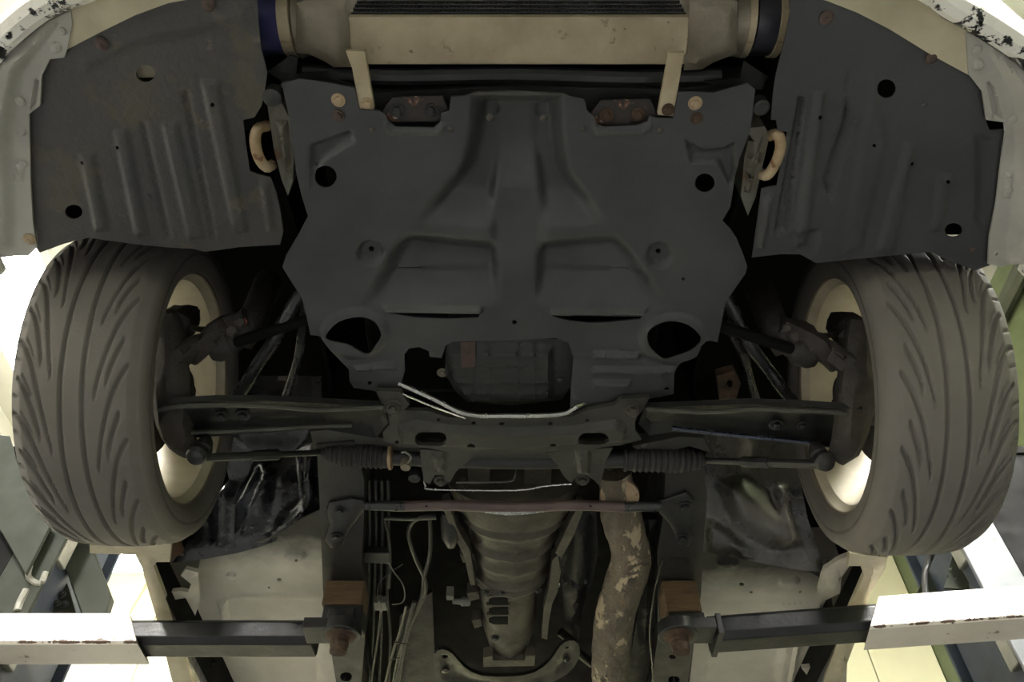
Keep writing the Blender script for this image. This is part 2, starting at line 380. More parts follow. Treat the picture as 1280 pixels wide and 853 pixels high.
br = build('bumper_side', MB().sheet([(1211, 93), (1228, 115), (1233, 150), (1255, 153), (1257, 165), (1253, 191), (1245, 255), (1237, 295), (1235, 330), (1250, 334), (1262, 331), (1284, 330), (1294, 240), (1292, 150), (1282, 88), (1259, 71), (1219, 45), (1208, 40)], PL(.197), .004, step=7,
      holes=[ell(1245, 317, 3, 3, 4)], relief=emboss([([(1294, 330), (1294, 85), (1259, 71), (1219, 45), (1235, 65), (1262, 110), (1268, 180), (1262, 270), (1258, 330)], .014, 14), ([(1231, 95), (1246, 112), (1254, 150), (1242, 150), (1236, 120)], -.006, 4), (ell(1223, 80, 8), .004, 3), ([(1256, 215), (1266, 215), (1264, 248), (1254, 248)], .004, 4)])), GREYWHITE, car, 'grey-white bumper corner return on the right')
for q in ((1222, 62, 6), (1223, 81, 6), (1266, 149, 6), (1260, 239, 6)): screw(br, q[0], q[1], .195, q[2], GREYWHITE)

# --- fender liners
def liner(outer, holes, feats, mt, label):
    return build('fender_liner', MB().sheet(outer, PL(.205), .003, holes=holes, step=5, relief=emboss(feats)), mt, car, label, ang=65)
LL = liner([(84, 60), (124, 39), (169, 17), (210, 2), (250, -12), (320, -14), (323, 30), (326, 60), (334, 90), (330, 120), (326, 134), (318, 147), (304, 150), (307, 180), (312, 214), (322, 218), (338, 222), (345, 240), (350, 262), (354, 290), (350, 306), (300, 309), (256, 315), (240, 311), (215, 310), (165, 305), (130, 300), (110, 297), (80, 305), (50, 316), (44, 309), (38, 230), (36, 143), (50, 132), (54, 95), (62, 74), (80, 72)],
      [ell(182, 92, 12, 11), ell(92, 265, 11, 9), ell(267, 129, 3, 3, 8), ell(147, 184, 2.6, 2.6, 8), ell(103, 203, 2.6, 2.6, 8)],
      [(stripe(262, 98, 302, 292, 26, 22), 0.0066, 6), (stripe(231, 112, 268, 300, 12, 10), -0.0044, 5), (stripe(212, 150, 246, 300, 26), 0.0044, 7), (stripe(150, 160, 178, 296, 22), 0.0044, 7), (stripe(178, 150, 212, 300, 12), -0.0033, 6), (stripe(108, 190, 128, 290, 22), 0.0044, 7),
       (stripe(330, 226, 340, 292, 14), 0.0066, 5), ([(90, 66), (170, 26), (320, -6), (322, 40), (180, 60), (100, 100)], 0.0036, 22)], LINER_DIRTY, 'dusty black plastic splash liner ahead of the left tyre')
LR = liner([(985, -12), (1036, 1), (1072, 15), (1111, 35), (1163, 67), (1211, 93), (1226, 115), (1232, 150), (1237, 163), (1255, 162), (1253, 191), (1245, 255), (1237, 295), (1237, 332), (1219, 338), (1187, 326), (1163, 315), (1119, 319), (1060, 325), (1020, 329), (1000, 318), (975, 318), (940, 322), (944, 295), (952, 236), (971, 232), (984, 165), (972, 163), (970, 150), (964, 150), (966, 120), (970, 92), (980, 55), (988, 15)],
      [ell(1108, 111, 12), ell(1192, 288, 11, 9), ell(1024, 145, 3.2, 3.2, 8), ell(1092, 181, 2.6, 2.6, 8), ell(1140, 205, 2.6, 2.6, 8), ell(1184, 226, 2.6, 2.6, 8)],
      [([(1018, 112), (1034, 112), (1010, 312), (988, 312)], 0.0072, 7), ([(1070, 70), (1060, 120), (1070, 150), (1038, 258), (1026, 225), (1052, 150), (1058, 90)], -0.0084, 7), ([(1095, 70), (1075, 160), (1050, 320), (1078, 318), (1112, 180), (1104, 130)], 0.0036, 10), ([(1130, 175), (1146, 182), (1120, 316), (1092, 318)], 0.0054, 8), ([(1172, 215), (1196, 215), (1180, 290), (1160, 290)], 0.0042, 8), ([(998, 120), (1008, 120), (985, 290), (965, 300)], -.01, 4), ([(955, 245), (968, 240), (955, 310), (945, 310)], .01, 4), ([(1215, 165), (1250, 168), (1236, 300), (1215, 280)], -0.0072, 14), ([(985, 290), (1028, 285), (1020, 322), (996, 314)], -0.0072, 8)], LINER, 'black plastic splash liner ahead of the right tyre')
for lp, a, b, r in ((LL, 127, 55, 9), (LL, 260, 5, 9), (LR, 1033, 22, 9), (LR, 1165, 72, 8)): screw(lp, a, b, .203, r, RUSTSTAIN, 'rust-stained screw')
screw(LR, 1216, 312, .203, 4, RUSTSTAIN)
for lp, a, b in ((LR, 1070, 152), (LR, 1156, 131), (LL, 186, 246)): screw(lp, a, b, .203, 3.5, LINER)
# cream flange seen through the liner's hole, tow hooks, frame horns
build('flange_behind_liner', MB().sheet([(160, 70), (205, 70), (205, 97), (160, 97)], PL(.225), .004), BEIGE, car)
def hook(pts, label): build('tow_hook', MB().tube([P(a, b, w) for a, b, w in pts], .0085, 12), HOOK, car, label)
hook([(334, 157, .235), (322, 162, .215), (319, 178, .208), (324, 198, .208), (333, 209, .215), (340, 206, .235)], 'worn cream tow hook loop by the left liner')
hook([(962, 170, .235), (972, 168, .212), (976, 182, .208), (970, 203, .208), (959, 219, .215), (950, 216, .235)], 'worn cream tow hook loop by the right liner')
h = build('frame_horn', MB().sheet([(334, 130), (352, 128), (364, 152), (368, 190), (366, 225), (360, 245), (352, 225), (342, 185)], PL(.225), .07, step=8, relief=emboss([([(342, 150), (360, 150), (366, 230), (358, 235)], .008, 6)])), HORN, car, 'grey-green frame rail end on the left', bevel=.004)
build('frame_horn_cap', MB().lathe([(0, .014), (.02, .014), (.022, .010)], P(344, 116, .222), (0, 0, -1)), BLACK, h)
h = build('frame_horn', MB().sheet([(938, 160), (956, 158), (962, 170), (955, 200), (945, 245), (935, 270), (926, 245), (930, 200)], PL(.225), .07, step=8, relief=emboss([([(936, 170), (954, 168), (936, 250), (930, 240)], .008, 6)])), HORN, car, 'grey-green frame rail end on the right', bevel=.004)
build('frame_horn_cap', MB().lathe([(0, .012), (.02, .012), (.022, .009)], P(948, 128, .222), (0, 0, -1)), BLACK, h)

# --- front bulkhead, radiator and engine in the dark above the tray
cm = build('front_crossmember', MB().sheet([(352, 98), (372, 92), (420, 100), (470, 116), (640, 108), (850, 112), (905, 104), (940, 100), (944, 170), (340, 170)], PL(.245), .06, step=20), mat('chipped_black_paint', '191a1a', '242424', 6, .5, spots=[(30, .70, 'b9b2a6')]), car, bevel=.003)
for a, b, mt in ((497, 138, BLACK), (539, 138, BLACK), (758, 144, RUST), (797, 143, RUST)): bolt(cm, a, b, .212, 9, mt)
SCUFF = mat('scuffed_mount', '3a332e', '232120', 9, .6, spots=[(22, .58, '5d4030'), (26, .62, 'b8b0a2')])
def recess_plate(cx, dy, label): return build('mount_plate', MB().sheet([(cx - 40, 140 + dy), (cx - 26, 122 + dy), (cx + 36, 120 + dy), (cx + 44, 140 + dy), (cx + 32, 152 + dy), (cx - 28, 152 + dy)], PL(.2135), .003), SCUFF, car, label)
recess_plate(517, 0, 'scuffed mounting plate with chipped paint'); recess_plate(777, 4, 'rusty mounting plate')
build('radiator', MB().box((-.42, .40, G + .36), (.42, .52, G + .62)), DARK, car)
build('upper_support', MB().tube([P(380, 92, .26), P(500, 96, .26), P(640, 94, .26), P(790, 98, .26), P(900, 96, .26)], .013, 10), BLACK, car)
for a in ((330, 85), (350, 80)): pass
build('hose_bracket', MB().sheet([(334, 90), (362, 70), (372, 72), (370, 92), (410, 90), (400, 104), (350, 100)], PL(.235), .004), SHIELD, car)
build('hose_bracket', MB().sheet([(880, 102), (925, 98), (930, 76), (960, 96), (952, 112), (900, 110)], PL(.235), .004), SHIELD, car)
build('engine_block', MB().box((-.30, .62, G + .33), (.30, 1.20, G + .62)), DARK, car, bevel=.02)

# --- intercooler with tanks, hoses and brackets
ic = build('intercooler', MB().box((P(436, 80, .25)[0], P(640, 21, .25)[1], G + .25), (P(857, 80, .25)[0], P(640, 81, .25)[1], G + .262)), ALU, car, 'dusty cream aluminium intercooler', bevel=.002)
x0, x1 = P(438, 80, .25)[0], P(856, 80, .25)[0]; yf, yr = P(640, 21, .25)[1], P(640, 80, .25)[1]
for k in range(9):
    z = G + .266 + k * .018
    build('core_tube', MB().box((x0, yf + .002, z + .009), (x1, yr - .002, z + .013)), FIN, ic)
m = MB()
for k in range(9):
    z = G + .264 + k * .018; n = 150; v = []; f = []
    for i in range(n + 1):
        xx = x0 + (x1 - x0) * i / n; zz = z + (.0 if i % 2 else .011); v += [(xx, yf + .004, zz), (xx, yr - .004, zz)]
        if i: f.append((2 * i - 2, 2 * i - 1, 2 * i + 1, 2 * i))
    m.add(v, f)
build('core_fins', m, FIN, ic, kind='stuff')
def tank(px, label):
    return build('end_tank', MB().sheet(px, PL(.247), .16, step=9, relief=emboss([([(p[0], p[1]) for p in px], .010, 14)])), CAST, ic, label)
tank([(370, 4), (400, -6), (431, -6), (436, 30), (438, 62), (440, 84), (417, 84), (404, 76), (385, 67), (370, 66)], 'grey cast left end tank')
tank([(860, 66), (862, -4), (900, -4), (922, 2), (921, 66), (910, 71), (892, 78), (877, 87), (855, 88), (856, 70)], 'grey cast right end tank')
hz = G + .30; hy = P(640, 34, .27)[1]; hr = .050
X = lambda px: P(px, 34, .29)[0]
build('intercooler_hose', MB().lathe([(0, hr), (X(356) - X(322), hr)], (X(322), hy, hz), (1, 0, 0), 32), HOSE, car, 'dark blue silicone hose')
build('hose_clamp', MB().lathe([(0, hr), (.001, hr + .003), (.017, hr + .003), (.018, hr)], (X(356), hy, hz), (1, 0, 0), 32), ALU, car)
build('tank_neck', MB().lathe([(0, hr - .002), (.004, hr + .004), (.012, hr), (X(386) - X(371), hr)], (X(371), hy, hz), (1, 0, 0), 32), CAST, ic)
build('intercooler_hose', MB().lathe([(0, hr), (X(975) - X(938), hr)], (X(938), hy, hz), (1, 0, 0), 32), HOSE2, car, 'black hose on the right')
build('tank_neck', MB().lathe([(0, hr), (X(927) - X(912), hr + .002)], (X(912), hy, hz), (1, 0, 0), 32), CAST, ic)
for a in (926, 964): build('hose_clamp', MB().lathe([(0, hr), (.001, hr + .003), (.011, hr + .003), (.012, hr)], (X(a), hy, hz), (1, 0, 0), 32), ALU, car)
for pts, bx, by, mt in (([(432, 64), (456, 64), (459, 82), (468, 136), (458, 140), (449, 136), (440, 86)], 459, 130, HOOK), ([(835, 66), (856, 66), (852, 86), (842, 146), (822, 144), (828, 110), (833, 84)], 835, 137, RUST)):
    b = build('intercooler_bracket', MB().sheet(pts, PL(.205), .010, step=9), ALU, ic, 'cream mounting strap', bevel=.001)
    bolt(car, bx, by, .2045, 8, mt, label='bolt holding the intercooler strap')

# --- undertray
tray = [(352, 104), (374, 99), (412, 104), (443, 110), (449, 137), (474, 139), (481, 142), (485, 151), (494, 159), (542, 160), (550, 153), (552, 141), (561, 139), (564, 121), (581, 120), (595, 115), (640, 114), (705, 117), (713, 121), (730, 124), (734, 139), (742, 146), (747, 156), (755, 159), (797, 157), (809, 152), (812, 145), (822, 148), (842, 148), (848, 115), (893, 116), (921, 108), (934, 104), (944, 112), (938, 163), (924, 200), (918, 226), (913, 259), (903, 276), (914, 288), (921, 299), (929, 318), (934, 333), (932, 342), (907, 378), (902, 402), (897, 428), (882, 425), (876, 430), (870, 446), (852, 452), (843, 464), (842, 493), (811, 499), (772, 502), (752, 510), (736, 516), (722, 516), (713, 508), (714, 480), (717, 446), (710, 428), (695, 423), (620, 426), (566, 427), (557, 432), (552, 448), (537, 446), (536, 439), (524, 434), (511, 436), (505, 444), (506, 464), (501, 480), (504, 494), (490, 496), (468, 489), (442, 485), (437, 477), (436, 462), (426, 452), (419, 444), (411, 433), (401, 420), (388, 419), (383, 395), (377, 372), (364, 352), (353, 334), (357, 321), (371, 297), (385, 271), (377, 245), (371, 220), (362, 150)]
cutL = smooth([(408, 417), (424, 400), (450, 394), (469, 400), (477, 417), (470, 430), (461, 441), (448, 436), (433, 428), (413, 424)], 3, True)
cutR = smooth([(809, 414), (820, 404), (837, 399), (860, 404), (876, 421), (865, 435), (848, 442), (831, 447), (820, 440), (811, 430)], 3, True)
slitL = [(483, 391), (545, 392), (600, 393), (598, 397), (560, 398.5), (520, 397)]; slitR = [(690, 395), (740, 395), (803, 396), (800, 399), (760, 403), (735, 404), (705, 400)]
MIDP = [(588, 116), (706, 116), (710, 175), (716, 212), (752, 262), (806, 330), (846, 392), (440, 392), (494, 300), (552, 232), (574, 205), (584, 165)]
def mid_relief(pt):
    t = np.clip(edgedist(pt, MIDP) / 24, 0, 1) * inside(pt, MIDP); t = t * t * (3 - 2 * t); x, y = pt[:, 0], pt[:, 1]
    yy = y + .10 * np.abs(x - 645) * (y < 345) - 10
    pad_ = np.interp(yy, [110, 238, 246, 280, 296, 318, 328, 374, 392], [-.034, -.034, -.032, -.002, -.003, -.036, -.034, -.003, -.002])
    spi = np.interp(y, [110, 185, 192, 240, 300, 316, 372, 392], [-.030, -.030, -.028, -.013, -.013, -.010, -.005, -.003])
    w = np.clip((np.interp(y, [180, 260, 380], [30, 42, 34]) - np.abs(x - 647)) / 16, 0, 1); w = w * w * (3 - 2 * w)
    return t * (w * spi + (1 - w) * pad_)
feats = [
         (ell(463, 317, 19, 18), -.012, 7), (ell(825, 320, 19, 18), -.012, 7),
         ([(476, 380), (606, 382), (603, 391), (480, 390)], .014, 5), ([(682, 384), (811, 384), (806, 393), (686, 393)], .014, 5),
         (ell(443, 417, 46, 34, 24), .006, 8), (ell(842, 423, 46, 34, 24), .006, 8),
         ([(700, 446), (716, 438), (830, 452), (838, 490), (740, 510), (716, 505)], .003, 6), ([(740, 438), (802, 440), (800, 449), (740, 447)], .009, 4), ([(738, 456), (846, 458), (844, 467), (738, 465)], .009, 4), ([(738, 473), (790, 474), (786, 483), (738, 482)], .009, 4),
         ([(440, 458), (494, 450), (496, 462), (444, 464)], .008, 4), ([(445, 195), (470, 215), (430, 215)], .0, 5),
         ([(492, 160), (545, 162), (552, 150), (560, 160), (550, 170), (488, 170), (478, 155), (484, 150)], .005, 4), ([(752, 160), (800, 160), (812, 150), (818, 160), (806, 170), (745, 170), (738, 152), (744, 152)], .005, 4),
         ([(385, 180), (440, 160), (446, 178), (402, 205), (388, 245)], -.010, 8), ([(855, 172), (880, 185), (905, 184), (920, 175), (922, 220), (912, 240), (896, 205), (862, 206)], -.012, 7), (ell(613, 147, 12), -.004, 4), (ell(680, 148, 12), -.004, 4)]
_e = emboss(feats)
def tray_relief(pt): return _e(pt) + mid_relief(pt)
tray_relief.feats = feats + [(MIDP, 0, 24)]
ut = build('undertray', MB().sheet(tray, PL(.20), .0035, step=4,
      holes=[ell(407, 221, 14, 14), ell(881, 229, 12.5, 12), cutL, cutR, slitL, slitR, ell(643, 403, 3.2, 2.8, 10), ell(463, 316, 3.6, 3.4, 10), ell(824, 319, 3.6, 3.4, 10), ell(854, 349, 2, 2, 8), ell(462, 479, 3, 2.4, 8), ell(833, 486, 3.4, 2.6, 8)],
      relief=tray_relief), TRAY, car, 'black moulded engine undertray', ang=60)
for a, b, r, mt in ((423, 125, 9, HOOK), (423, 145, 8, RUSTSTAIN), (869, 129, 9, HOOK), (871, 148, 8, RUST)): bolt(ut, a, b, .199, r, mt, label='worn bolt in the tray corner')
for a, b, r in ((613, 147, 5), (680, 148, 5), (465, 163, 4), (563, 162, 4), (729, 161, 4), (825, 163, 4)): screw(ut, a, b, .199, r, STEEL)

# --- oil pan and bright pipes
op = build('oil_pan', MB().sheet([(558, 424), (716, 424), (716, 480), (702, 500), (640, 507), (585, 503), (572, 492), (556, 468)], PL(.235), .08, step=6, relief=emboss(
      [([(556, 430), (692, 430), (692, 500), (585, 503), (560, 470)], .016, 8)] + [(stripe(xx, 428, xx, 500, 3.5), .0025, 1.7) for xx in (592, 612, 648, 668, 684)] + [([(560, yy), (692, yy), (692, yy + 3.5), (560, yy + 3.5)], .0025, 1.7) for yy in (450, 470, 484)])), PANPAINT, car, 'dark ribbed oil pan', ang=70)
screw(op, 700, 475, .232, 4, STEEL); bolt(op, 553, 466, .238, 7, CAST, label='drain plug')
build('pan_tab', MB().sheet([(575, 428), (594, 427), (594, 459), (577, 460)], PL(.216), .003), RUSTSTAIN, op)
build('bright_pipe', MB().tube([P(498, 479, .20), P(540, 498, .19), P(584, 518, .179), P(640, 520, .178), P(700, 518, .178), P(722, 508, .19), P(740, 500, .215)], .0048, 10), CHROME, car, 'bright metal pipe bent across the opening')
build('thin_pipe', MB().tube([P(500, 491, .19), P(540, 508, .183), P(582, 523, .178)], .0020, 8), CHROME, car)
build('thin_pipe', MB().tube([P(706, 525, .212), P(725, 515, .215), P(745, 508, .22)], .0018, 8), CHROME, car)

# --- engine crossmember
xm = build('engine_crossmember', MB().sheet([(470, 489), (500, 490), (512, 506), (505, 513), (515, 514), (535, 514), (560, 522), (640, 524), (715, 521), (735, 513), (768, 507), (776, 499), (812, 497), (806, 510), (797, 520), (794, 528), (794, 538), (802, 550), (775, 557), (755, 559), (735, 563), (640, 567), (560, 565), (530, 560), (505, 560), (480, 551), (478, 541), (487, 531), (485, 518), (478, 508)], PL(.185), .010, step=5,
      holes=[oval(519, 535, 559, 553), oval(722, 536, 761, 556), ell(589, 554, 5.5, 4.5, 10), ell(691, 554, 5.5, 4.5, 10), ell(548, 525, 2.4, 2, 8), ell(592, 529, 3, 2, 8), ell(627, 530, 3.4, 2, 8), ell(688, 530, 3, 2, 8), ell(734, 526, 2.6, 2, 8), ell(783, 556, 2.6, 2, 8), ell(496, 553, 2.6, 2, 8)],
      relief=emboss([([(497, 531), (520, 524), (560, 531), (640, 534), (715, 532), (770, 524), (785, 534), (782, 552), (640, 562), (500, 556)], .012, 6), (ell(491, 510, 12, 10), .006, 4), (ell(790, 512, 12, 10), .006, 4)])), XMEM, car, 'dark painted engine crossmember')
bolt(xm, 491, 510, .179, 8, XMEM); bolt(xm, 790, 512, .179, 9, STEEL); screw(xm, 806, 557, .184, 4, STEEL)
xl = build('crossmember_bracket', MB().sheet([(525, 562), (600, 566), (588, 575), (570, 590), (562, 604), (553, 594), (544, 594), (537, 606), (530, 602), (527, 585)], PL(.19), .012, step=6, relief=emboss([([(535, 562), (560, 562), (558, 592), (545, 590)], .008, 5)])), XMEM, xm)
bolt(xl, 551, 601, .195, 9, XMEM)
xr_ = build('crossmember_bracket', MB().sheet([(682, 566), (766, 560), (758, 575), (750, 608), (742, 600), (733, 595), (722, 596), (713, 604), (705, 596), (697, 582)], PL(.19), .012, step=6, relief=emboss([([(718, 562), (740, 562), (738, 594), (722, 592)], .008, 5)])), XMEM, xm)
bolt(xr_, 728, 600, .195, 9, XMEM)
build('crossmember_rear_flange', MB().sheet([(530, 561), (640, 567), (760, 560), (752, 572), (700, 577), (640, 580), (580, 577), (536, 572)], PL(.20), .03, step=8), XMEM, xm)
for pts in ([(583, 572), (614, 572), (610, 625), (588, 625)], [(655, 572), (690, 572), (688, 625), (656, 625)]): build('bellhousing_strut', MB().sheet(pts, PL(.245), .05, step=8), GEAR, car, bevel=.004)
build('power_steering_line', MB().tube([P(570, 603, .20), P(600, 603, .20), P(636, 602, .20), P(643, 597, .20), P(645, 584, .22)], .0026, 8), LINE, car)
build('power_steering_line', MB().tube([P(530, 596, .205), P(532, 607, .20), P(542, 612, .20), P(645, 613, .20), P(680, 608, .20), P(714, 605, .21)], .0026, 8), CHROME, car, 'bare metal line below the crossmember')

# --- steering rack boots, tie rods
def boot(a, b, r, k, label):
    a = np.array(a); b = np.array(b); L = np.linalg.norm(b - a); prof = [(0, r * .35), (.006, r * .42)]
    for i in range(k * 4):
        t = i / (k * 4 - 1); rr = r * (.66 + .34 * min(1, t * 3.2)); prof.append((.008 + (L - .02) * t, rr * (1 - .11 * (i % 4 in (0, 3)))))
    prof += [(L - .008, r * .9), (L, r * .85)]
    return build('steering_boot', MB().lathe(prof, a, b - a, 28), BOOT, car, label)
bo = boot(P(402, 566, .205), P(487, 571, .205), .0275, 12, 'ribbed black rubber steering boot on the left')
build('boot_clamp', MB().lathe([(0, .0265), (.001, .028), (.006, .028), (.007, .0265)], P(486, 571, .205), (1, 0, 0)), HOOK, bo, 'pale metal clamp')
bo = boot(P(882, 576, .205), P(783, 574, .205), .0275, 12, 'ribbed black rubber steering boot on the right')
build('boot_clamp', MB().lathe([(0, .0255), (.001, .027), (.006, .027), (.007, .0255)], P(783, 574, .205), (-1, 0, 0)), BLACK, bo)
build('steering_rack', MB().tube([P(492, 571, .21), P(560, 574, .21), P(640, 576, .21), P(720, 575, .21), P(784, 574, .21)], .019, 14), BLACK, car)
v = build('rack_fitting', MB().lathe([(0, .010), (.01, .012), (.02, .010)], P(508, 576, .19), (0, 0, -1)), CAST, car)
build('fitting_collar', MB().tube([P(502, 566, .18), P(508, 566, .175), P(514, 572, .175), P(510, 579, .175), P(508, 588, .18)], .0022, 8), GREYPLASTIC, v)
for (a, b) in (((515, 583), (524, 590)),): build('rack_fitting', MB().lathe([(0, .006), (.008, .013), (.024, .013), (.028, .008)], P(519, 588, .215), (0, 0, -1)), BLACK, car)
def tie(pin, mid, pend, xo, lab):
    e = P(*pend, x=xo); i = P(*pin, w=.205); mm = i + (e - i) * mid
    t = build('tie_rod', MB().tube([i, mm], .0065, 10, 0).tube([mm, mm + (e - mm) * .35], .011, 8, 0).tube([mm + (e - mm) * .33, e], .0085, 10, 0), BLACK, car, lab)
    build('tie_rod_end', MB().lathe([(0, .010), (.006, .017), (.022, .019), (.03, .015), (.034, .008)], e + np.array((0, 0, .02)), (0, -.35, -1), 20), BLACK, t)
    build('ball_joint_boot', MB().lathe([(0, .010), (.012, .018), (.03, .014), (.04, .009)], e + np.array((0, .005, .015)), (0, 0, 1), 16), BOOT, t)
tie((402, 566), .38, (247, 573), -.575, 'steering tie rod on the left'); tie((880, 576), .35, (1030, 581), .575, 'steering tie rod on the right')

# --- lower control arms
ARMBLACK = mat('arm_black_paint', '0e0f10', '161617', 8, .45, bump=.08, spec=.35)
HIGHLIT = mat('highlit_edge', '4a4f5e', '3a3d48', 20, .25, metal=.8)  # highlight on the right arm's rear flange, put into the colour
def carm(px, outer3, inner_px, s, edge1, edge2, bolts, label, blue):
    pl = plane3(P(*outer3, x=s * .62), P(*inner_px, w=.185), P(inner_px[0] + s * 60, inner_px[1] + 32, w=.18))
    a = build('control_arm', MB().sheet(px, pl, .012, step=9, relief=emboss([(px, -.012, 8)])), ARMBLACK, car, label)
    for e, mt, nm in ((edge1, XMEM, 'front'), (edge2, blue, 'rear')):
        build('arm_flange', MB().tube([hit(q[0], q[1], *pl) - np.array((0, 0, .003)) for q in e], .0048, 8), mt, a)
    for q in bolts: bolt(a, q[0], q[1], 0, q[2], BLACK, plane=(pl[0] - np.array((0, 0, -.006)), pl[1]))
    return a, pl
ca, plL = carm([(197, 508), (218, 504), (270, 501), (330, 501), (400, 504), (480, 508), (486, 530), (470, 548), (400, 536), (330, 541), (250, 547), (212, 548), (199, 535)], (205, 520), (485, 512), -1,
     [(199, 512), (222, 507), (290, 505), (345, 507), (400, 511), (478, 508)], [(208, 546), (225, 541), (270, 538), (330, 535), (400, 531), (440, 530)], [(277, 520, 8), (304, 519, 9)], 'black lower suspension arm to the left wheel', XMEM)
ca2, plR = carm([(1078, 512), (1056, 511), (1000, 507), (940, 505), (880, 507), (806, 510), (798, 530), (812, 545), (842, 540), (900, 546), (960, 552), (1020, 556), (1064, 562), (1080, 545)], (1072, 522), (795, 512), 1,
     [(1076, 524), (1050, 515), (990, 512), (940, 510), (880, 514), (808, 510)], [(1062, 562), (1040, 556), (980, 549), (920, 543), (840, 534)], [(970, 531, 9), (1003, 532, 7)], 'black lower suspension arm to the right wheel', HIGHLIT)
def arm_end(a, px, s):
    p = P(*px, x=s * .62); build('ball_joint', MB().lathe([(0, .012), (.01, .024), (.03, .026), (.045, .018), (.06, .012)], p + np.array((0, 0, -.01)), (0, 0, 1), 20), BLACK, a)
arm_end(ca, (222, 520), -1); arm_end(ca2, (1058, 525), 1)
build('arm_rear_bracket', MB().sheet([(388, 540), (420, 536), (462, 545), (520, 556), (530, 566), (500, 566), (470, 556), (410, 556), (392, 562)], PL(.21), .03, step=9), XMEM, car)
build('arm_rear_bracket', MB().sheet([(880, 548), (850, 546), (815, 553), (790, 558), (800, 565), (830, 566), (862, 558), (888, 566)], PL(.21), .03, step=9), XMEM, car)

# --- anti-roll bar drops
def bar(pts, r, name, mt, label=None): return build(name, MB().tube([P(*q[:2], w=q[2]) for q in pts], r, 12), mt, car, label)
bar([(392, 352, .30), (372, 374, .28), (352, 408, .25), (340, 430, .24), (325, 452, .23), (308, 480, .21), (288, 508, .20)], .0125, 'anti_roll_bar', GLOSSBAR, 'glossy black anti-roll bar on the left')
bar([(895, 352, .30), (914, 385, .28), (930, 418, .25), (942, 438, .24), (960, 462, .23), (976, 484, .21), (995, 508, .20)], .0125, 'anti_roll_bar', GLOSSBAR, 'glossy black anti-roll bar on the right')
bar([(385, 365, .31), (378, 410, .30), (372, 450, .30), (356, 500, .3)], .009, 'brake_pipe', GLOSSBAR)
bar([(905, 400, .31), (928, 440, .30), (936, 470, .30), (945, 500, .3)], .009, 'brake_pipe', GLOSSBAR)

# --- inner wheelhouses (dark) and the painted toe boards behind the wheels
def vwall(xx, pts, thick, mt, name, label=None):
    m = MB(); a = [(xx, y, G + w) for y, w in pts]; b = [(xx + thick, y, G + w) for y, w in pts]
    m.add(a + b, [tuple(range(len(a))), tuple(range(len(a), 2 * len(a)))[::-1]] + [(i, (i + 1) % len(a), len(a) + (i + 1) % len(a), len(a) + i) for i in range(len(a))])
    return build(name, m, mt, car, label)
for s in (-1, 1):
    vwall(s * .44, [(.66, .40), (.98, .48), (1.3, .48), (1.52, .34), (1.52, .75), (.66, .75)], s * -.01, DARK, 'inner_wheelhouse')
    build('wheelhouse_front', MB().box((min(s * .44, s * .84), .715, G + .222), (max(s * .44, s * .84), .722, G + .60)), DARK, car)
PT = plane3((0, 1.45, G + .45), (0, 1.636, G + .26), (1, 1.45, G + .45))
build('toe_board', MB().sheet([(262, 470), (402, 470), (402, 650), (360, 671), (325, 684), (296, 692), (250, 700), (215, 704), (262, 640), (285, 600)], PT, .004, step=6, relief=emboss(
      [([(280, 530), (400, 530), (400, 590), (345, 625), (300, 640), (270, 610)], -.03, 45), ([(315, 570), (360, 575), (345, 660), (290, 680), (290, 630)], .035, 30), ([(365, 560), (402, 550), (402, 660), (340, 690), (320, 670), (372, 620)], .05, 36), ([(262, 600), (296, 600), (292, 680), (262, 690)], .02, 16)])), GLOSS, car, 'glossy black painted panel behind the left wheel', ang=60)
build('toe_board', MB().sheet([(878, 500), (1018, 500), (1000, 600), (1010, 650), (1032, 715), (1005, 714), (960, 706), (925, 699), (878, 690)], PT, .004, step=6, relief=emboss(
      [([(886, 600), (930, 590), (990, 640), (1010, 690), (960, 690), (910, 660)], .03, 26), ([(960, 600), (985, 605), (996, 680), (975, 690)], .022, 12), ([(880, 640), (915, 660), (955, 700), (880, 700)], -.02, 14)])), OVERSPRAY, car, 'grey panel with black overspray behind the right wheel', ang=60)
fl = build('floor_pan', MB().sheet(smooth([(236, 708), (262, 690), (300, 683), (340, 671), (375, 650), (404, 636)], 4) + [(408, 745), (415, 800), (424, 853), (428, 1000), (300, 1000), (228, 870), (214, 800), (222, 735)], PL(.262), .004, step=7, holes=[ell(349, 725, 3, 2.4, 8), ell(336, 735, 1.8, 1.5, 8), ell(371, 698, 2, 2, 8)], relief=emboss(
      [(ell(368, 694, 16, 10), .008, 5), (ell(289, 719, 6, 4), .005, 2.5), ([(280, 744), (405, 742), (405, 750), (280, 750)], .003, 3.5), ([(240, 790), (400, 785), (412, 1000), (320, 1000)], -.012, 8), ([(270, 750), (284, 750), (288, 775), (276, 775)], .008, 4)])), mat('floor_primer_sprayed_left', 'd6d1c4', 'bfb9aa', 5, .5, bump=.05, spots=[(24, .70, '948b76'), (70, .75, '3a342a')], spray=(1, -.62, -.76, '111214')), car, 'pale primer floor panel on the left')
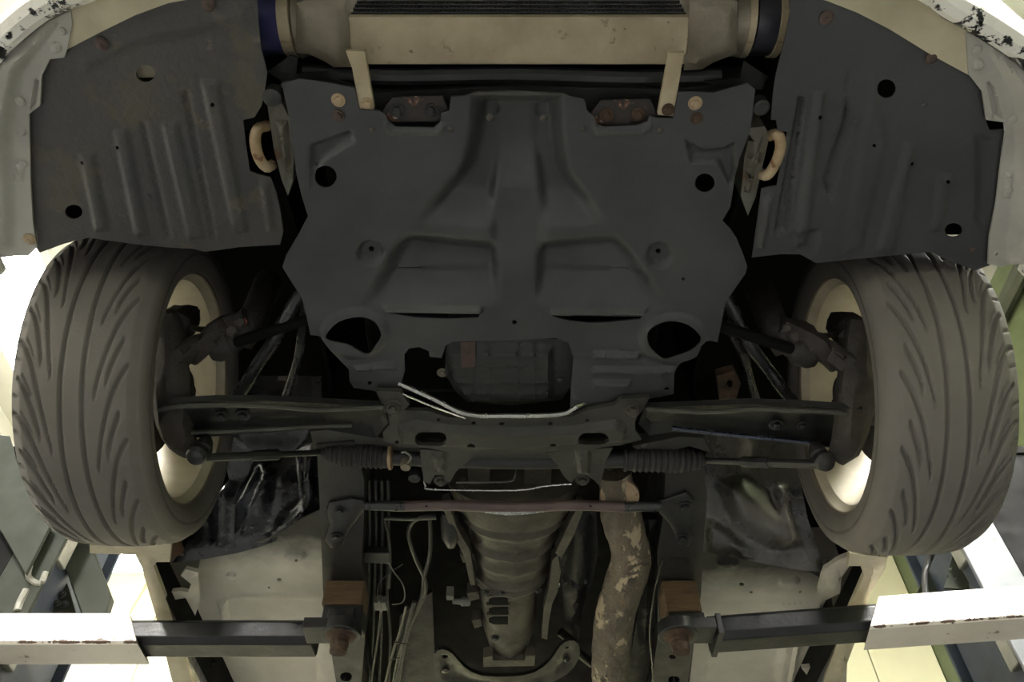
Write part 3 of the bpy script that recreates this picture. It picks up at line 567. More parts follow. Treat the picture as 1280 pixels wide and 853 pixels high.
fr = build('floor_pan', MB().sheet(smooth([(874, 688), (920, 696), (965, 706), (1012, 716), (1032, 728)], 4) + [ (1024, 760), (1060, 800), (1058, 853), (1040, 1000), (850, 1000), (862, 853), (868, 800), (872, 745)], PL(.262), .004, step=7, holes=[ell(927, 731, 3, 2.4, 8), ell(939, 741, 2, 1.6, 8), ell(1000, 740, 2, 1.6, 8)], relief=emboss(
      [(ell(987, 726, 14, 8), .008, 5), (ell(910, 704, 14, 8), .008, 5), ([(872, 752), (1010, 750), (1010, 757), (872, 758)], .003, 3.5), ([(880, 790), (985, 780), (960, 1000), (870, 1000)], -.012, 8), ([(995, 790), (1004, 790), (985, 900), (975, 900)], .008, 4)])), mat('floor_primer_sprayed_right', 'd2cdbf', 'bab4a5', 5, .5, bump=.05, spots=[(24, .69, '8a8069'), (70, .74, '3a342a')], spray=(1, -.58, -.72, '151515')), car, 'pale primer floor panel on the right')
build('rear_floor', MB().sheet([(428, 990), (300, 990), (390, 1150), (890, 1150), (1045, 990), (850, 990), (800, 1040), (470, 1040)], PL(.262), .004), BODY, car)

# --- sills with their flanges
sl = build('sill', MB().sheet([(112, 678), (214, 680), (212, 703), (196, 703), (192, 707), (214, 768), (226, 810), (250, 880), (330, 1010), (300, 1010), (222, 880), (194, 768), (174, 700), (168, 694), (112, 692)], PL(.17), .012, step=9, relief=emboss([([(174, 697), (192, 697), (240, 860), (224, 860)], .004, 5)])), BEIGE, car, 'dirty cream sill flange on the left', bevel=.001)
build('sill_inner', MB().sheet([(194, 704), (214, 690), (250, 700), (236, 760), (262, 860), (340, 1010), (318, 1010), (226, 820)], PL(.24), .006, step=9), HORN, car)
build('bump_stop', MB().lathe([(0, .018), (.03, .024), (.055, .020), (.06, .01)], P(222, 694, .20), (-.3, -.5, .3)), mat('brown_rubber', '6b4d30', '4d3a28', 12, .7), car, 'brown rubber plug by the left sill')
build('sill_bracket', MB().sheet([(204, 741), (236, 738), (240, 728), (226, 720), (232, 712), (248, 716), (250, 752), (244, 770), (232, 748), (206, 752)], PL(.20), .010, step=9, relief=emboss([(ell(238, 732, 9, 12), .006, 5)])), BODY, car, 'pale bracket in the left sill')
srt = build('sill', MB().sheet([(1062, 692), (1109, 697), (1106, 712), (1088, 742), (1070, 800), (1050, 853), (985, 1010), (955, 1010), (1030, 853), (1058, 770), (1080, 720), (1076, 708), (1060, 708)], PL(.17), .012, step=9, relief=emboss([([(1088, 704), (1100, 704), (1055, 840), (1042, 840)], .004, 5)])), BEIGE, car, 'dirty cream sill flange on the right', bevel=.001)
build('sill_inner', MB().sheet([(1078, 710), (1058, 694), (1032, 700), (1042, 760), (1035, 860), (950, 1010), (975, 1010), (1050, 830)], PL(.24), .006, step=9), HORN, car)
build('sill_bracket', MB().sheet([(1030, 712), (1048, 700), (1062, 694), (1062, 708), (1052, 722), (1050, 742), (1030, 752), (1022, 740)], PL(.20), .010, step=9, holes=[ell(1049, 722, 2.4, 2, 8)], relief=emboss([(ell(1042, 724, 10, 14), .008, 6)])), BODY, car, 'pale bracket in the right sill')
build('jacking_clip', MB().sheet([(1002, 836), (1036, 832), (1040, 840), (1034, 850), (1010, 846)], PL(.22), .012, step=9), BODY, car)
build('jacking_clip', MB().sheet([(236, 829), (270, 829), (262, 837), (238, 837)], PL(.22), .012, step=9), BLACK, car)
for s in (-1, 1): build('sill_box', MB().box((min(s * .86, s * .66), 1.75, G + .28), (max(s * .86, s * .66), 3.4, G + .40)), BODY, car, bevel=.01)

RAIL = mat('rail_underseal', '20201e', '2a2926', 7, .5, bump=.1)
# --- chassis rails, brace bar and its plates
rl = build('chassis_rail', MB().sheet([(396, 556), (442, 552), (455, 600), (455, 640), (452, 700), (458, 742), (456, 800), (452, 853), (470, 1000), (440, 1000), (424, 900), (420, 853), (410, 790), (404, 745), (402, 690), (400, 640)], PL(.205), .10, step=8, holes=[oval(425, 841, 440, 852)]), RAIL, car, 'dark chassis rail on the left', bevel=.002)
rr_ = build('chassis_rail', MB().sheet([(832, 590), (880, 585), (884, 620), (880, 670), (876, 745), (868, 800), (860, 853), (846, 1000), (800, 1000), (806, 900), (814, 853), (822, 800), (822, 740), (822, 690), (830, 640)], PL(.205), .10, step=8, holes=[oval(835, 846, 850, 856), oval(836, 819, 845, 824)]), RAIL, car, 'dark chassis rail on the right', bevel=.002)
bb = build('brace_bar', MB().tube([P(505, 633, .19), P(560, 632, .188), P(640, 634, .186), P(720, 632, .188), P(782, 634, .19)], .0118, 16), PURPLE, car, 'reddish-brown cross brace tube')
for k, (a, b) in enumerate((((455, 632), (507, 633)), ((780, 634), (826, 633)))): build('brace_end', MB().tube([P(*a, w=.19), P(*b, w=.19)], [.0105, .0122] if k == 0 else [.0122, .0105], 16, 0), GLOSSBAR, bb)
build('brace_sleeve', MB().tube([P(598, 638, .184), P(625, 640, .182), P(655, 640, .182), P(690, 637, .184)], [.004, .007, .007, .004], 10), CHROME, bb, 'bare metal patch on the bar')
for a in (533, 738): inst('dot', 'drain_hole_shade', lambda: MB().lathe([(0, 1), (.1, 1)], (0, 0, 0), (0, 0, -1), 10), DARK, P(a, 633, .178), bb, .003)  # black discs painted as the shade of two holes
for pts, bs in (([(408, 638), (412, 629), (440, 624), (458, 628), (454, 640), (436, 664), (428, 682), (414, 686), (406, 676), (412, 655)], ((425, 638, 7), (421, 671, 8))), ([(822, 628), (842, 622), (858, 616), (868, 626), (866, 650), (862, 660), (866, 674), (860, 684), (850, 682), (838, 656), (824, 642)], ((856, 633, 9), (853, 672, 8)))):
    bp = build('brace_plate', MB().sheet(pts, PL(.198), .006, step=6, relief=emboss([(pts, .003, 4)])), BLACK, bb, bevel=.001)
    for q in bs: bolt(rl if q[0] < 600 else rr_, q[0], q[1], .194, q[2], BLACK)

# --- tunnel roof
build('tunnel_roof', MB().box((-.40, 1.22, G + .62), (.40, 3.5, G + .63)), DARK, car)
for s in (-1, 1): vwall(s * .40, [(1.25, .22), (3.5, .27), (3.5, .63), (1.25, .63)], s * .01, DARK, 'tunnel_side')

# --- gearbox
prof = [(630, 552, 730, .19), (645, 556, 728, .185), (660, 564, 722, .185), (668, 572, 714, .187), (686, 586, 697, .190), (700, 589, 692, .192), (718, 590, 690, .194), (734, 592, 688, .196), (738, 589, 686, .192), (744, 590, 684, .192), (750, 594, 678, .197), (790, 600, 670, .20), (800, 600, 672, .198), (806, 600, 672, .196), (822, 606, 666, .20), (827, 612, 662, .205)]
rings = []
for i in range(len(prof) - 1):
    k = 5
    for j in range(k + (i == len(prof) - 2)):
        t = j / k; py, a, b, w = [p + (q - p) * t for p, q in zip(prof[i], prof[i + 1])]
        c = (a + b) / 2; pc = P(c, py, w); hx = (P(b, py, w)[0] - P(a, py, w)[0]) / 2; ring = []
        rib = .011 * max(0, 1 - min(abs(py - r) for r in (673, 697, 716, 735, 742)) / 4)
        for q in range(33):
            th = math.pi * (q / 32) - math.pi / 2; sx = math.copysign(abs(math.sin(th)) ** .8, math.sin(th)); cz = abs(math.cos(th)) ** .7
            spine = .007 * max(0, 1 - abs(q - 16.5) / 1.2)
            ring.append((pc[0] + (hx + rib) * sx, pc[1] + .10 * (1 - cz) * 0, pc[2] + .13 - (.13 + rib + spine) * cz))
        ring += [(ring[-1][0], ring[-1][1], pc[2] + .22), (ring[0][0], ring[0][1], pc[2] + .22)]
        rings.append(ring)
gb = build('gearbox', MB().loft(rings), GEAR, car, 'oily cast gearbox housing with ribs', ang=45)
for py in (753, 765, 777):
    build('pocket_shade', MB().sheet([(611, py - 3), (617, py - 5), (635, py - 5), (635, py + 4), (617, py + 4), (611, py + 1)], PL(.185), .002), DARK, gb)  # flat black plates stand in for the shade inside the pockets
for py in (752, 764, 776): build('casting_rib', MB().sheet([(608, py - 7), (636, py - 7.5), (636, py - 5), (608, py - 4.5)], PL(.186), .010), GEAR, gb)
for q in ((619, 797, 6), (608, 740, 5), (672, 738, 5), (628, 741, 4)): bolt(gb, q[0], q[1], .186, q[2], BLACK)
build('gearbox_foot', MB().sheet([(604, 823), (616, 820), (616, 826), (656, 826), (658, 820), (669, 820), (668, 833), (604, 834)], PL(.19), .03, step=9), GEAR, gb, bevel=.002)
for q in ([(552, 632), (560, 630), (572, 662), (588, 690), (594, 732), (588, 732), (580, 695), (566, 668)], [(722, 634), (730, 636), (718, 668), (702, 698), (694, 692), (708, 662)], [(690, 702), (697, 694), (701, 716), (697, 740), (690, 756), (686, 778), (684, 800), (677, 798), (680, 760), (686, 735)]):
    build('housing_flange', MB().sheet(q, PL(.205), .03, step=6), GEAR, gb, bevel=.002)
for py in (694, 742, 776): build('side_web', MB().sheet([(574 + (py - 690) * .18, py), (592 + (py - 690) * .1, py - 2), (594 + (py - 690) * .1, py + 7), (578 + (py - 690) * .18, py + 10)], PL(.23), .03), GEAR, gb)
st = build('starter_motor', MB().lathe([(0, .018), (.02, .022), (.07, .022), (.085, .016), (.1, .010)], P(562, 640, .23), (0, 1, -.25)), BLACK, car)
build('speed_sensor', MB().lathe([(0, .007), (.02, .008), (.025, .012), (.045, .011)], P(566, 752, .24), (.9, .2, .1)).box(P(562, 744, .24) - .008, P(562, 744, .24) + np.array((.010, .012, .02))), GREYPLASTIC, gb, 'grey sensor on the left side')
build('drain_clip', MB().lathe([(0, .003), (.004, .005), (.01, .002)], P(698, 729, .24), (.3, .3, -1)), CHROME, car)
gm = build('gearbox_crossmember', MB().sheet(smooth([(543, 818), (553, 812), (566, 818), (580, 834), (602, 845), (640, 846), (668, 841), (688, 826), (700, 808), (712, 801), (722, 804), (725, 816), (718, 834), (694, 852), (640, 870), (585, 866), (548, 856), (543, 838)], 2, True), PL(.20), .010, step=7, holes=[ell(556, 823, 4, 3, 10), ell(709, 811, 2.5, 2, 8)], relief=emboss([([(549, 818), (560, 818), (588, 846), (640, 856), (690, 840), (708, 808), (718, 808), (714, 832), (690, 848), (640, 864), (585, 858), (552, 850)], -.006, 5)])), mat('satin_black_paint', '0f0f0f', '171716', 8, .4, spec=.4), car, 'black gearbox support crossmember')
screw(gm, 557, 839, .203, 5, STEEL); bolt(gm, 709, 825, .203, 5, BLACK)

# --- exhaust
ex = build('exhaust_pipe', MB().tube([P(768, 590, .25), P(772, 618, .235), P(776, 645, .225), P(786, 680, .215), (P(788, 706, .21)), P(776, 742, .205), P(768, 775, .205), P(764, 815, .21), P(762, 870, .22), P(755, 960, .24)], [.036, .040, .047, .046, .049, .049, .051, .053, .052, .05], 22, 6, jitter=.035), WRAP, car, 'exhaust downpipe in torn dirty heat wrap', ang=50)
for q in ((800, 700), (803, 708), (801, 716)): build('wrap_fold', MB().tube([P(q[0] - 16, q[1] + 6, .165), P(q[0] - 4, q[1] + 2, .167), P(q[0] + 8, q[1] - 3, .185)], [.003, .007, .003], 8), WRAP, ex)
build('exhaust_flange', MB().lathe([(0, .034), (.004, .043), (.014, .043), (.018, .03)], P(775, 616, .225), (-.2, -.3, -1)), HOOK, ex, 'tan heat-scorched elbow')
build('heat_shield', MB().sheet([(702, 640), (745, 640), (748, 690), (740, 730), (728, 760), (724, 800), (706, 805), (703, 740), (699, 690)], PL(.27), .03, step=8, relief=emboss([([(704, 640), (742, 640), (742, 700), (722, 790), (708, 790), (706, 700)], .02, 14), ([(703, 722), (740, 722), (738, 728), (703, 728)], .008, 3)])), SHIELD, car, 'dark heat shield beside the gearbox')
build('heat_shield', MB().sheet([(800, 650), (822, 650), (822, 760), (812, 853), (780, 870), (792, 800), (800, 740), (812, 700)], PL(.25), .02, step=9, relief=emboss([([(802, 650), (820, 650), (815, 800), (795, 840)], .012, 9)])), SHIELD, car)
build('exhaust_hanger_pipe', MB().tube([P(700, 790, .26), P(712, 800, .25), P(722, 815, .25), P(740, 830, .26)], .012, 10), SHIELD, car)
build('brake_line', MB().tube([P(828, 700, .20), P(818, 740, .20), P(812, 790, .2), P(815, 830, .2), P(820, 900, .2)], .0028, 8), LINE, car)

# --- fluid lines and wiring on the left
def line(pts, r, mt=LINE, w=.235, name='fluid_line', label=None): return build(name, MB().tube([P(a, b, w + .0) for a, b in pts], r, 8), mt, car, label)
for i, xx in enumerate((461, 469, 477, 485)): line([(xx, 600), (xx + 1, 660), (xx, 700), (xx - 1, 745), (xx - 6 + i * 3, 800), (xx - 12 + i * 4, 870), (xx - 4, 960)], .0042, BLACK if i % 2 else WIRE, .25)
line([(540, 648), (505, 649), (484, 648), (481, 652), (485, 668), (487, 690), (486, 735)], .0045)
line([(528, 646), (514, 655), (511, 672), (520, 700), (530, 722), (532, 740), (523, 760), (505, 800), (492, 853), (485, 930)], .0050)
line([(537, 644), (538, 670), (537, 695), (530, 722), (527, 745), (510, 790), (498, 853), (490, 930)], .0050, WIRE)
line([(545, 646), (528, 646)], .0075, BLACK, .23)
line([(508, 757), (500, 790), (490, 820), (478, 870)], .0042, LINE, .23); line([(518, 752), (508, 790), (500, 830), (490, 880)], .0055, WIRE, .228)
line([(476, 765), (472, 800), (464, 853), (460, 900)], .0032, LINE, .225)
line([(486, 704), (492, 715), (503, 730), (506, 745), (502, 754), (490, 756)], .0016, GREYPLASTIC, .225, 'loose_wire')
line([(503, 706), (485, 718), (473, 732), (472, 752)], .0013, WIRE, .225, 'loose_wire')
cn = build('wire_connector', MB().box(P(467, 754, .225) - np.array((0, 0, .0)), P(484, 764, .225) + np.array((0, .0, .02))).box(P(472, 752, .222), P(478, 766, .222) + np.array((0, 0, .02))), GREYPLASTIC, car, 'pale grey wiring connector', bevel=.0015)
build('line_clip', MB().sheet([(455, 692), (488, 692), (488, 706), (455, 704)], PL(.228), .02), BLACK, car, bevel=.002)
for a, b, c, d in ((492, 803, 510, 806), (488, 826, 500, 822)): line([(a, b), ((a + c) / 2, (b + d) / 2), (c, d)], .0016, WIRE, .215, 'cable_tie')
build('tunnel_pan', MB().sheet([(500, 770), (540, 740), (545, 853), (548, 960), (490, 960), (492, 853)], PL(.28), .01, step=9), SHIELD, car)

# --- front wheels
def wheel(cx, cy, cz, s, label, camber, toe):
    root = bpy.data.objects.new('front_wheel', None); C.objects.link(root); attach(root, (cx, cy, cz), car); root['label'] = label
    n = 600; R = .313; hw = .099
    tread = np.linspace(-hw, hw, 92)
    side = [(-.086, .232), (-.096, .234), (-.105, .244), (-.1095, .262), (-.109, .282), (-.103, .295)]
    bs = [p[0] for p in side] + list(tread) + [-p[0] for p in side[::-1]]
    def crown(b): return R - .010 * (abs(b) / hw) ** 2.4 - .006 * max(0, abs(b) / hw - .86) / .14
    rs = [p[1] for p in side] + [crown(b) for b in tread] + [p[1] for p in side[::-1]]
    bs = np.array(bs); rs = np.array(rs); th = np.linspace(0, 2 * math.pi, n, endpoint=False)
    B, T = np.meshgrid(bs, th); RR = np.tile(rs, (n, 1)); arc = T * R; NP = 31; per = 2 * math.pi * R / NP
    ab = np.abs(B); dep = np.zeros_like(B)
    for c in (-.016, .019): dep = np.maximum(dep, np.clip(1.5 - np.abs(B - c) / .0026, 0, 1) * .008)
    lo, hi, Lg = .030, .102, .22
    t = np.clip((hi - ab) / (hi - lo), 0, 1); off = Lg * t ** 2.1; slope = Lg * 2.1 * np.maximum(t, 1e-4) ** 1.1 / (hi - lo)
    ph = np.where(B > 0, per * .5, 0)
    g = np.mod(arc - off + ph, per); g = np.minimum(g, per - g) / np.sqrt(1 + slope ** 2)
    k = np.round((arc - off + ph) / per); odd = np.mod(k, 2)
    lim_lo = np.where(odd > .5, .034, .052); lim_hi = np.where(B > 0, np.where(odd > .5, .106, .094), np.where(odd > .5, .084, .074))
    wid = .0012 + .0016 * np.clip((ab - .03) / .03, 0, 1)
    m_ = (ab > lim_lo) & (ab < lim_hi)
    dep = np.maximum(dep, np.clip(1.5 - g / wid, 0, 1) * .007 * m_)
    g2 = np.mod(arc + per * .5 + ph - .012 * (hw - ab) / .03, per); g2 = np.minimum(g2, per - g2)
    dep = np.maximum(dep, np.clip(1.5 - g2 / .0016, 0, 1) * .005 * (ab > .086) * (ab < .1045) * (B > 0))
    g3 = np.mod(arc + per * .25 + ph - off * .9, per * 1); g3 = np.minimum(g3, per - g3) / np.sqrt(1 + slope ** 2)
    dep = np.maximum(dep, np.clip(1.5 - g3 / .0010, 0, 1) * .004 * (ab > .066) * (ab < .082) * (B > 0))
    dep[:, :6] = 0; dep[:, -6:] = 0
    RR = RR - dep
    Xp = s * B; Yp = RR * np.sin(T) * -1; Zp = RR * np.cos(T)       # arc runs from the top forward and down
    v = np.stack([Xp, Yp, Zp], -1).reshape(-1, 3); nb = len(bs); rings_f = []
    i = np.arange(n)[:, None]; j = np.arange(nb - 1)[None, :]; i2 = (i + 1) % n
    f = np.stack([i * nb + j, i * nb + j + 1, i2 * nb + j + 1, i2 * nb + j], -1).reshape(-1, 4)
    if s < 0: f = f[:, ::-1]
    rot = np.array(Matrix.Rotation(-s * toe, 3, 'Z') @ Matrix.Rotation(s * camber, 3, 'Y'))
    me = bpy.data.meshes.new('tyre'); me.from_pydata((v @ rot.T).tolist(), [], f[:, ::-1].tolist()); me.polygons.foreach_set('use_smooth', [True] * len(me.polygons)); me.materials.append(RUBBER)
    ty = bpy.data.objects.new('tyre', me); C.objects.link(ty); attach(ty, (cx, cy, cz), root)
    ax = rot @ np.array((s, 0, 0)); c0 = np.array((cx, cy, cz))
    def L(nm, prof, mt, lab=None, nn=72, caps=False): return build(nm, MB().lathe(prof, c0, ax, nn, caps=caps), mt, root, lab)
    L('rim_barrel', [(-.086, .234), (-.092, .240), (-.096, .238), (-.095, .232), (-.086, .229), (-.075, .219), (-.05, .216), (.0, .210), (.05, .212), (.083, .220), (.096, .234), (.098, .240), (.090, .240), (.086, .234)], RIM, 'cream painted rim')
    L('rim_lip', [(-.0955, .2315), (-.0975, .236), (-.0965, .2405), (-.090, .2415), (-.0895, .2305), (-.0955, .2315)], RIMEDGE)
    L('sidewall_band', [(-.1072, .266), (-.1095, .268), (-.1102, .271), (-.1092, .274), (-.106, .274)], SIDE)
    for k in range(5):                                   # five broad spokes, closed towards the outside
        a = 2 * math.pi * k / 5 + .35; m = MB(); u = rot @ np.array((0, math.sin(a), math.cos(a))); q = rot @ np.array((0, math.cos(a), -math.sin(a))); rr2 = []
        for r, hw_, x_ in ((.05, .036, .060), (.10, .040, .066), (.16, .052, .070), (.205, .072, .072)):
            rr2.append([c0 + ax * (x_ + dx) + u * r + q * hw_ * e for dx, e in ((-.012, -.6), (-.012, .6), (.0, 1), (.022, .9), (.022, -.9), (0, -1))])
        build('spoke', m.loft(rr2), RIM, root, bevel=.003)
    L('hub_face', [(.045, .0), (.045, .066), (.08, .07), (.085, 0)], RIM, nn=40)
    return root, rot, c0, ax
wheels = []
for (pxl, pyl, s, lab, cb) in ((250, 484, -1, 'left front wheel with worn directional tyre', 2.3), (1036, 492, 1, 'right front wheel with worn directional tyre', 2.3)):
    c = P(pxl, pyl, x=s * .632); wheels.append(wheel(s * (.738 if s > 0 else .742), c[1], c[2], s, lab, math.radians(cb), math.radians(3.5)))

# --- brakes and knuckles
def brake(root, c0, s, pxs):
    def cyl(nm, prof, mt, lab=None): return build(nm, MB().lathe(prof, c0, (s, 0, 0), 40), mt, root, lab)
    rd = cyl('brake_disc', [(-.012, .055), (-.012, .138), (.010, .138), (.010, .05)], BRAKE)
    cyl('hub_carrier', [(-.085, .034), (-.075, .045), (-.05, .05), (-.03, .062), (-.012, .066)], BRAKE)
for (root, rot, c0, ax), s in zip(wheels, (-1, 1)): brake(root, c0, s, None)
def X3(px, py, x): return P(px, py, x=x)
for s in (-1, 1):
    f = (lambda a: a) if s < 0 else (lambda a: 1284 - a)
    dy = 0 if s < 0 else 8
    Q = lambda a, b, d: X3(f(a), b + dy, s * d)
    k = build('steering_knuckle', MB().tube([Q(210, 395, .64), Q(214, 440, .63), Q(216, 490, .62), Q(222, 540, .62), Q(240, 566, .60)], [.022, .028, .036, .030, .016], 10, 3, jitter=.12), BRAKE, car)
    build('knuckle_arm', MB().tube([Q(218, 450, .62), Q(245, 432, .59), Q(275, 425, .56), Q(300, 425, .53)], [.024, .020, .024, .018], 9, 3, jitter=.15), BRAKE, k)
    build('strut_bracket', MB().tube([Q(240, 452, .60), Q(262, 424, .565), Q(285, 410, .54), Q(310, 398, .5)], [.012, .022, .025, .020], 9, 3, jitter=.18), BRAKE, k)
    cl = build('brake_caliper', MB().tube([Q(203, 440, .655), Q(209, 420, .65), Q(222, 404, .645), Q(238, 396, .645)], [.026, .036, .035, .022], 9, 3, jitter=.16), BRAKE, k, 'brown-grey brake caliper')
    build('caliper_bridge', MB().tube([Q(214, 398, .64), Q(226, 391, .64), Q(241, 390, .64), Q(243, 400, .63)], [.010, .014, .013, .008], 8, 2, jitter=.1), BRAKE, k)
    build('drive_joint', MB().lathe([(0, .018), (.012, .026), (.04, .028), (.05, .02), (.07, .014)], Q(262, 440, .57), (-s * .9, -.2, .35), 24), BOOT, k)
    build('drive_shaft', MB().tube([Q(270, 436, .56), Q(320, 420, .48), Q(400, 395, .36)], .011, 12), DARK, car)
    build('lower_strut', MB().tube([Q(300, 430, .52), Q(316, 400, .50), Q(336, 352, .50)], [.024, .027, .028], 16), BRAKE, car)
    build('brake_hose', MB().tube([Q(240, 410, .60), Q(256, 412, .585), Q(275, 406, .565), Q(300, 398, .53), Q(318, 398, .5), Q(330, 412, .48)], .0055, 8), BRAKE, car)
    build('brake_hose', MB().tube([Q(228, 440, .60), Q(240, 432, .59), Q(252, 436, .58), Q(262, 432, .57)], .005, 8), BRAKE, car)
    for q in ((300, 405), (318, 412), (290, 415)): build('bracket_bolt', MB().lathe([(0, .010), (.012, .010), (.014, .007)], Q(*q, .5), (-s * .3, -.7, -.5), 6), BRAKE, k)
build('hose_tag', MB().tube([X3(300, 404, -.5), X3(308, 401, -.49)], .006, 8, 0), mat('red_plastic', '7d2f2c', '64302c', 20, .5), car, 'small red tag on the left brake hose')
rs_ = P(908, 482, .29); build('rusty_bracket', MB().sheet([(896, 470), (918, 464), (926, 480), (920, 500), (900, 502)], PL(.28), .02, holes=[ell(912, 480, 4, 5, 8)]), RUST, car, 'rust-brown bracket on the right')

# ------------------------------------------------------------------ the lift
Z0, Z1 = .75 + .98, .75 + 1.058
def post(s, label):
    t = thing('lift_post', (s * 1.45, 1.9, 0), label, 'lift post', 'two-post lift columns')
    X = lambda a, b: (min(s * a, s * b), max(s * a, s * b))
    def bx(nm, xa, xb, y0, y1, z0, z1, mt, lab=None, bev=.003):
        a, b = X(xa, xb); return build(nm, MB().box((a, y0, z0), (b, y1, z1)), mt, t, lab, bevel=bev)
    TOP = 2.42
    bx('front_flange', 1.25, 1.375, 1.86, 1.872, .02, TOP, PLATE if s > 0 else POST, 'shiny bare steel flange' if s > 0 else None)
    bx('column_back', 1.69, 1.70, 1.86, 2.16, .02, TOP, POSTBLUE); bx('column_side', 1.375, 1.70, 1.862, 1.874, .02, TOP, DARK); bx('column_side', 1.25, 1.70, 2.148, 2.16, .02, TOP, POSTBLUE)
    bx('column_cap', 1.25, 1.71, 1.855, 2.17, TOP, TOP + .03, DARK)
    bx('base_plate', 1.2, 1.75, 1.7, 2.3, 0, .02, POST)
    bx('carriage', 1.27, 1.5, 1.90, 2.13, 1.60, 2.25, POSTBLUE)
    for z in (1.75, 2.05): bx('slide_block', 1.255, 1.30, 1.88, 1.93, z, z + .1, GREYPLASTIC)
    bx('arm_pivot', 1.36, 1.55, 1.66, 1.95, Z0 + .09, Z0 + .12, LIFTWHITE); bx('arm_pivot', 1.36, 1.55, 1.66, 1.95, Z0 - .04, Z0 - .01, LIFTWHITE)
    return t
pr = post(1, 'right grey lift post behind the right tyre'); plft = post(-1, 'left grey-green lift post behind the left tyre')
def armbox(a, b, w0, w1, z0, z1, ch=.0, cut=0):      # oblong beam from a to b (plan), front edge on the line, w deep towards +y
    a = np.array(a, float); b = np.array(b, float); d = (b - a) / np.linalg.norm(b - a); n = np.array((-d[1], d[0]))
    if n[1] < 0: n = -n
    sec = [(w0, z0 + ch), (w0 + ch, z0), (w1 - ch, z0), (w1, z0 + ch), (w1, z1 - ch), (w1 - ch, z1), (w0 + ch, z1), (w0, z1 - ch)]
    def ring(p, k): return [(*(p + n * q + d * k * (z - z0) / (z1 - z0) * 1), z) for q, z in sec]
    return MB().loft([ring(a, 0), ring(b, cut)])
def lift_arm(s, A, B, C1, label, off):
    # A: outer end, B: end of the white sleeve, C1: end of the black extension (plan points on the front bottom edge)
    t = bpy.data.objects.new('lift_arm', None); C.objects.link(t); attach(t, (A[0], A[1], Z0), pr if s > 0 else plft); t['label'] = label
    build('outer_sleeve', armbox(A, B, 0, .104, Z0, Z1 + .004, .006, -.05), LIFTWHITE, t, 'white painted sleeve with chipped edge')
    A2 = np.array(B) + (np.array(A) - np.array(B)) * .25
    build('extension', armbox(A2, C1, .009, .094, Z0 + .009, Z1 - .004, .014), LIFTBLACK, t, 'black telescopic extension', bevel=.002)
    return t
la = lift_arm(-1, (-1.42, 1.753), (P(172, 806, .064)[0], 1.753), (P(386, 804, .064)[0], 1.753), 'left lift arm, white sleeve with black extension reaching under the car', 0)
qa, qb = P(890, 800, .064), P(1280, 772, .064); dr = (qb - qa)[:2]; dr /= np.linalg.norm(dr)
bR = np.array(P(1087, 786, .064)[:2]); bR = qa[:2] + dr * np.dot(bR - qa[:2], dr)
ra = lift_arm(1, tuple(qa[:2] + dr * .98), tuple(bR), tuple(qa[:2]), 'right lift arm, white sleeve with black extension reaching under the car', 0)
def pad(t, px, py, edge, blk, lab, tilt, group=None):
    c = P(px, py, w=.058); z = c[2]
    m = MB(); e = P(*edge, w=.075)
    m.lathe([(0, .046), (.03, .046)], (c[0], c[1], z), (0, 0, 1), 28)
    m.box((min(e[0], c[0]), c[1] - .036, z + .002), (max(e[0], c[0]), c[1] + .036, z + .028))
    build('arm_head', m, BLACK, t, bevel=.002)
    build('pad_screw', MB().lathe([(-.004, .034), (.0, .036), (.002, .030), (.004, .022), (.012, .022), (.014, .020), (.022, .022), (.026, .020), (.040, .0195), (.043, .012)], (c[0], c[1], z), (0, 0, -1), 24), RUST, t, 'rusty pad screw end')
    zt = G + .2; b0, b1 = P(blk[0], blk[1], y=c[1] - .012), P(blk[2], blk[3], y=c[1] - .012)
    zb = b1[2]
    build('pad_saddle', MB().box((b0[0] + .006, c[1] - .010, z + .03), (b1[0] + .004, c[1] + .06, zb - .001)).box((b0[0] + .02, c[1] - .018, z + .034), (b1[0] - .012, c[1] + .05, zb - .012)), BLACK, t, 'black rubber pad', bevel=.003)
    o = build('wood_block', MB().box((b0[0], c[1] - .012, zb), (b1[0], c[1] + .07, zt)), WOOD, None, bevel=.003)
    tag(o, lab, 'wood block', 'wooden blocks on the lift pads')
pad(la, 426, 796, (386, 800), (407, 729, 452, 755), 'short wooden block between the left lift pad and chassis rail', 0)
pad(ra, 848, 796, (890, 794), (829, 739, 878, 764), 'short wooden block between the right lift pad and chassis rail', 0)
build('plate_tab', MB().box(P(896, 822, .05) , P(884, 764, .10) + np.array((.02, .01, 0))), BLACK, ra)

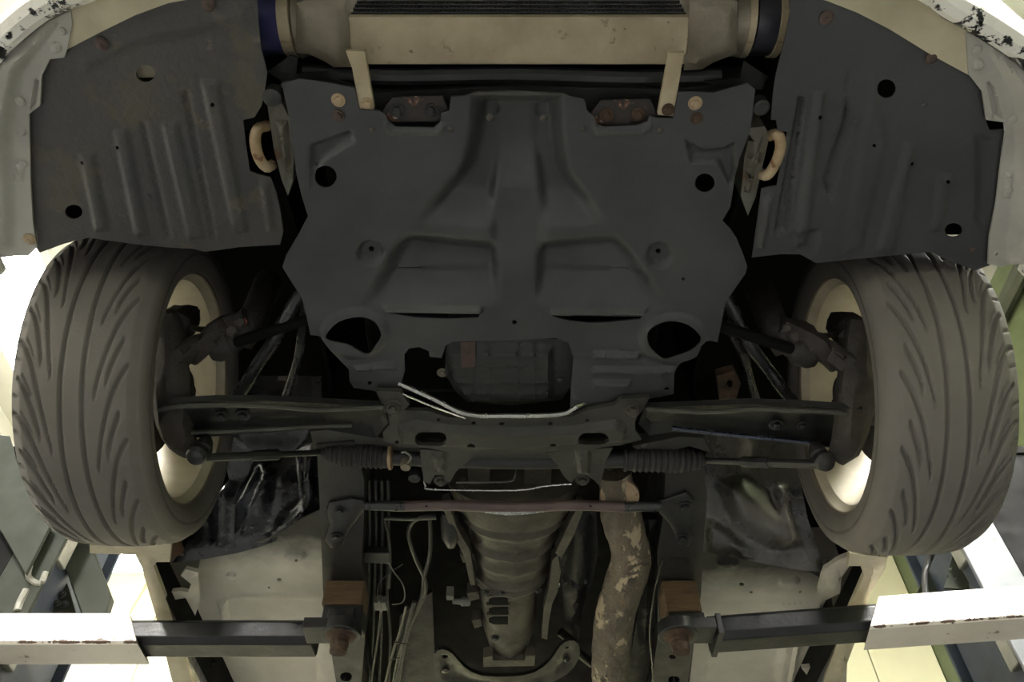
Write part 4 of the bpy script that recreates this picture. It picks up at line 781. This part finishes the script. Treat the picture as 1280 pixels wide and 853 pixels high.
# posts
def plate(t, pts, y, th, mt, nm, lab=None, holes=(), bev=.003): return build(nm, MB().sheet(pts, (np.array((0., y, 0)), np.array((0., -1., 0))), th, holes=holes), mt, t, lab, bevel=bev)
plate(pr, [(1180, 735), (1191, 694), (1211, 728), (1212, 738)], 1.93, .006, POST, 'lock_plate', 'pale plate with three holes', holes=[ell(1188, 711, 1.8, 2.6, 8), ell(1184, 721, 1.8, 2.6, 8), ell(1194, 723, 1.8, 2.6, 8)], bev=.0)
build('hydraulic_hose', MB().tube([P(1166, 690, y=2.0), P(1160, 705, y=1.98), P(1156, 720, y=1.98), P(1157, 745, y=1.98)], .008, 10), WIRE, pr)
plate(pr, [(1145, 745), (1163, 706), (1178, 730), (1182, 745)], 2.1, .01, POST, 'rope_guard', bev=0)
plate(plft, [(-30, 540), (12, 545), (20, 575), (48, 640), (64, 655), (32, 718), (0, 662), (-30, 620)], 1.83, .012, POST, 'carriage_cover', 'grey-green cover plate', bev=.002)
plate(plft, [(72, 676), (90, 668), (112, 676), (139, 746), (130, 775), (104, 775), (88, 730)], 1.95, .03, POST, 'guide_channel', 'grey-green guide channel', bev=.004)
plate(plft, [(48, 775), (72, 712), (78, 708), (96, 770)], 1.99, .008, POST, 'bolt_plate', bev=.002)
for q in ((77, 744), (70, 755), (80, 756)): inst('bolt', 'bolt', bolt_mesh, BLACK, P(*q, y=1.985), plft, .012, (-math.pi / 2, 0, 0))
plate(plft, [(84, 712), (88, 712), (108, 768), (104, 770)], 1.97, .012, BLACK, 'guide_strip', bev=0)
build('hydraulic_hose', MB().tube([P(68, 655, y=1.9), P(58, 685, y=1.9), P(44, 715, y=1.89), P(30, 745, y=1.89), P(20, 775, y=1.89)], .016, 10), BLACK, plft)
build('safety_strap', MB().tube([P(38, 708, y=1.86), P(36, 722, y=1.86), P(50, 730, y=1.86), P(57, 716, y=1.86)], .008, 8), GREYPLASTIC, plft, 'pale strap hook')
build('safety_strap', MB().tube([P(33, 738, y=1.86), P(26, 752, y=1.86), P(22, 764, y=1.86)], .010, 8), GREYPLASTIC, plft)
plate(plft, [(-20, 625), (0, 662), (32, 718), (20, 775), (-20, 775)], 2.02, .02, DARK, 'carriage_back', bev=0)

# conduits on the far walls
def conduit(pts, r, mt, lab): 
    o = build('conduit', MB().tube(pts, r, 8, 0), mt); tag(o, lab, 'conduit')
conduit([P(184, 722, y=5.2), P(160, 765, y=5.2), P(128, 853, y=5.2)], .012, LAMPBODY, 'thin white conduit on the back wall below the left tyre')
pc = P(1260, 372, x=2.89)
conduit([(2.89, YF, pc[2]), (2.89, YB, pc[2])], .05, mat('dark_pipe', '2f3328', '3a3e30', 4, .6), 'dark pipe running level along the green wall right of the right tyre')
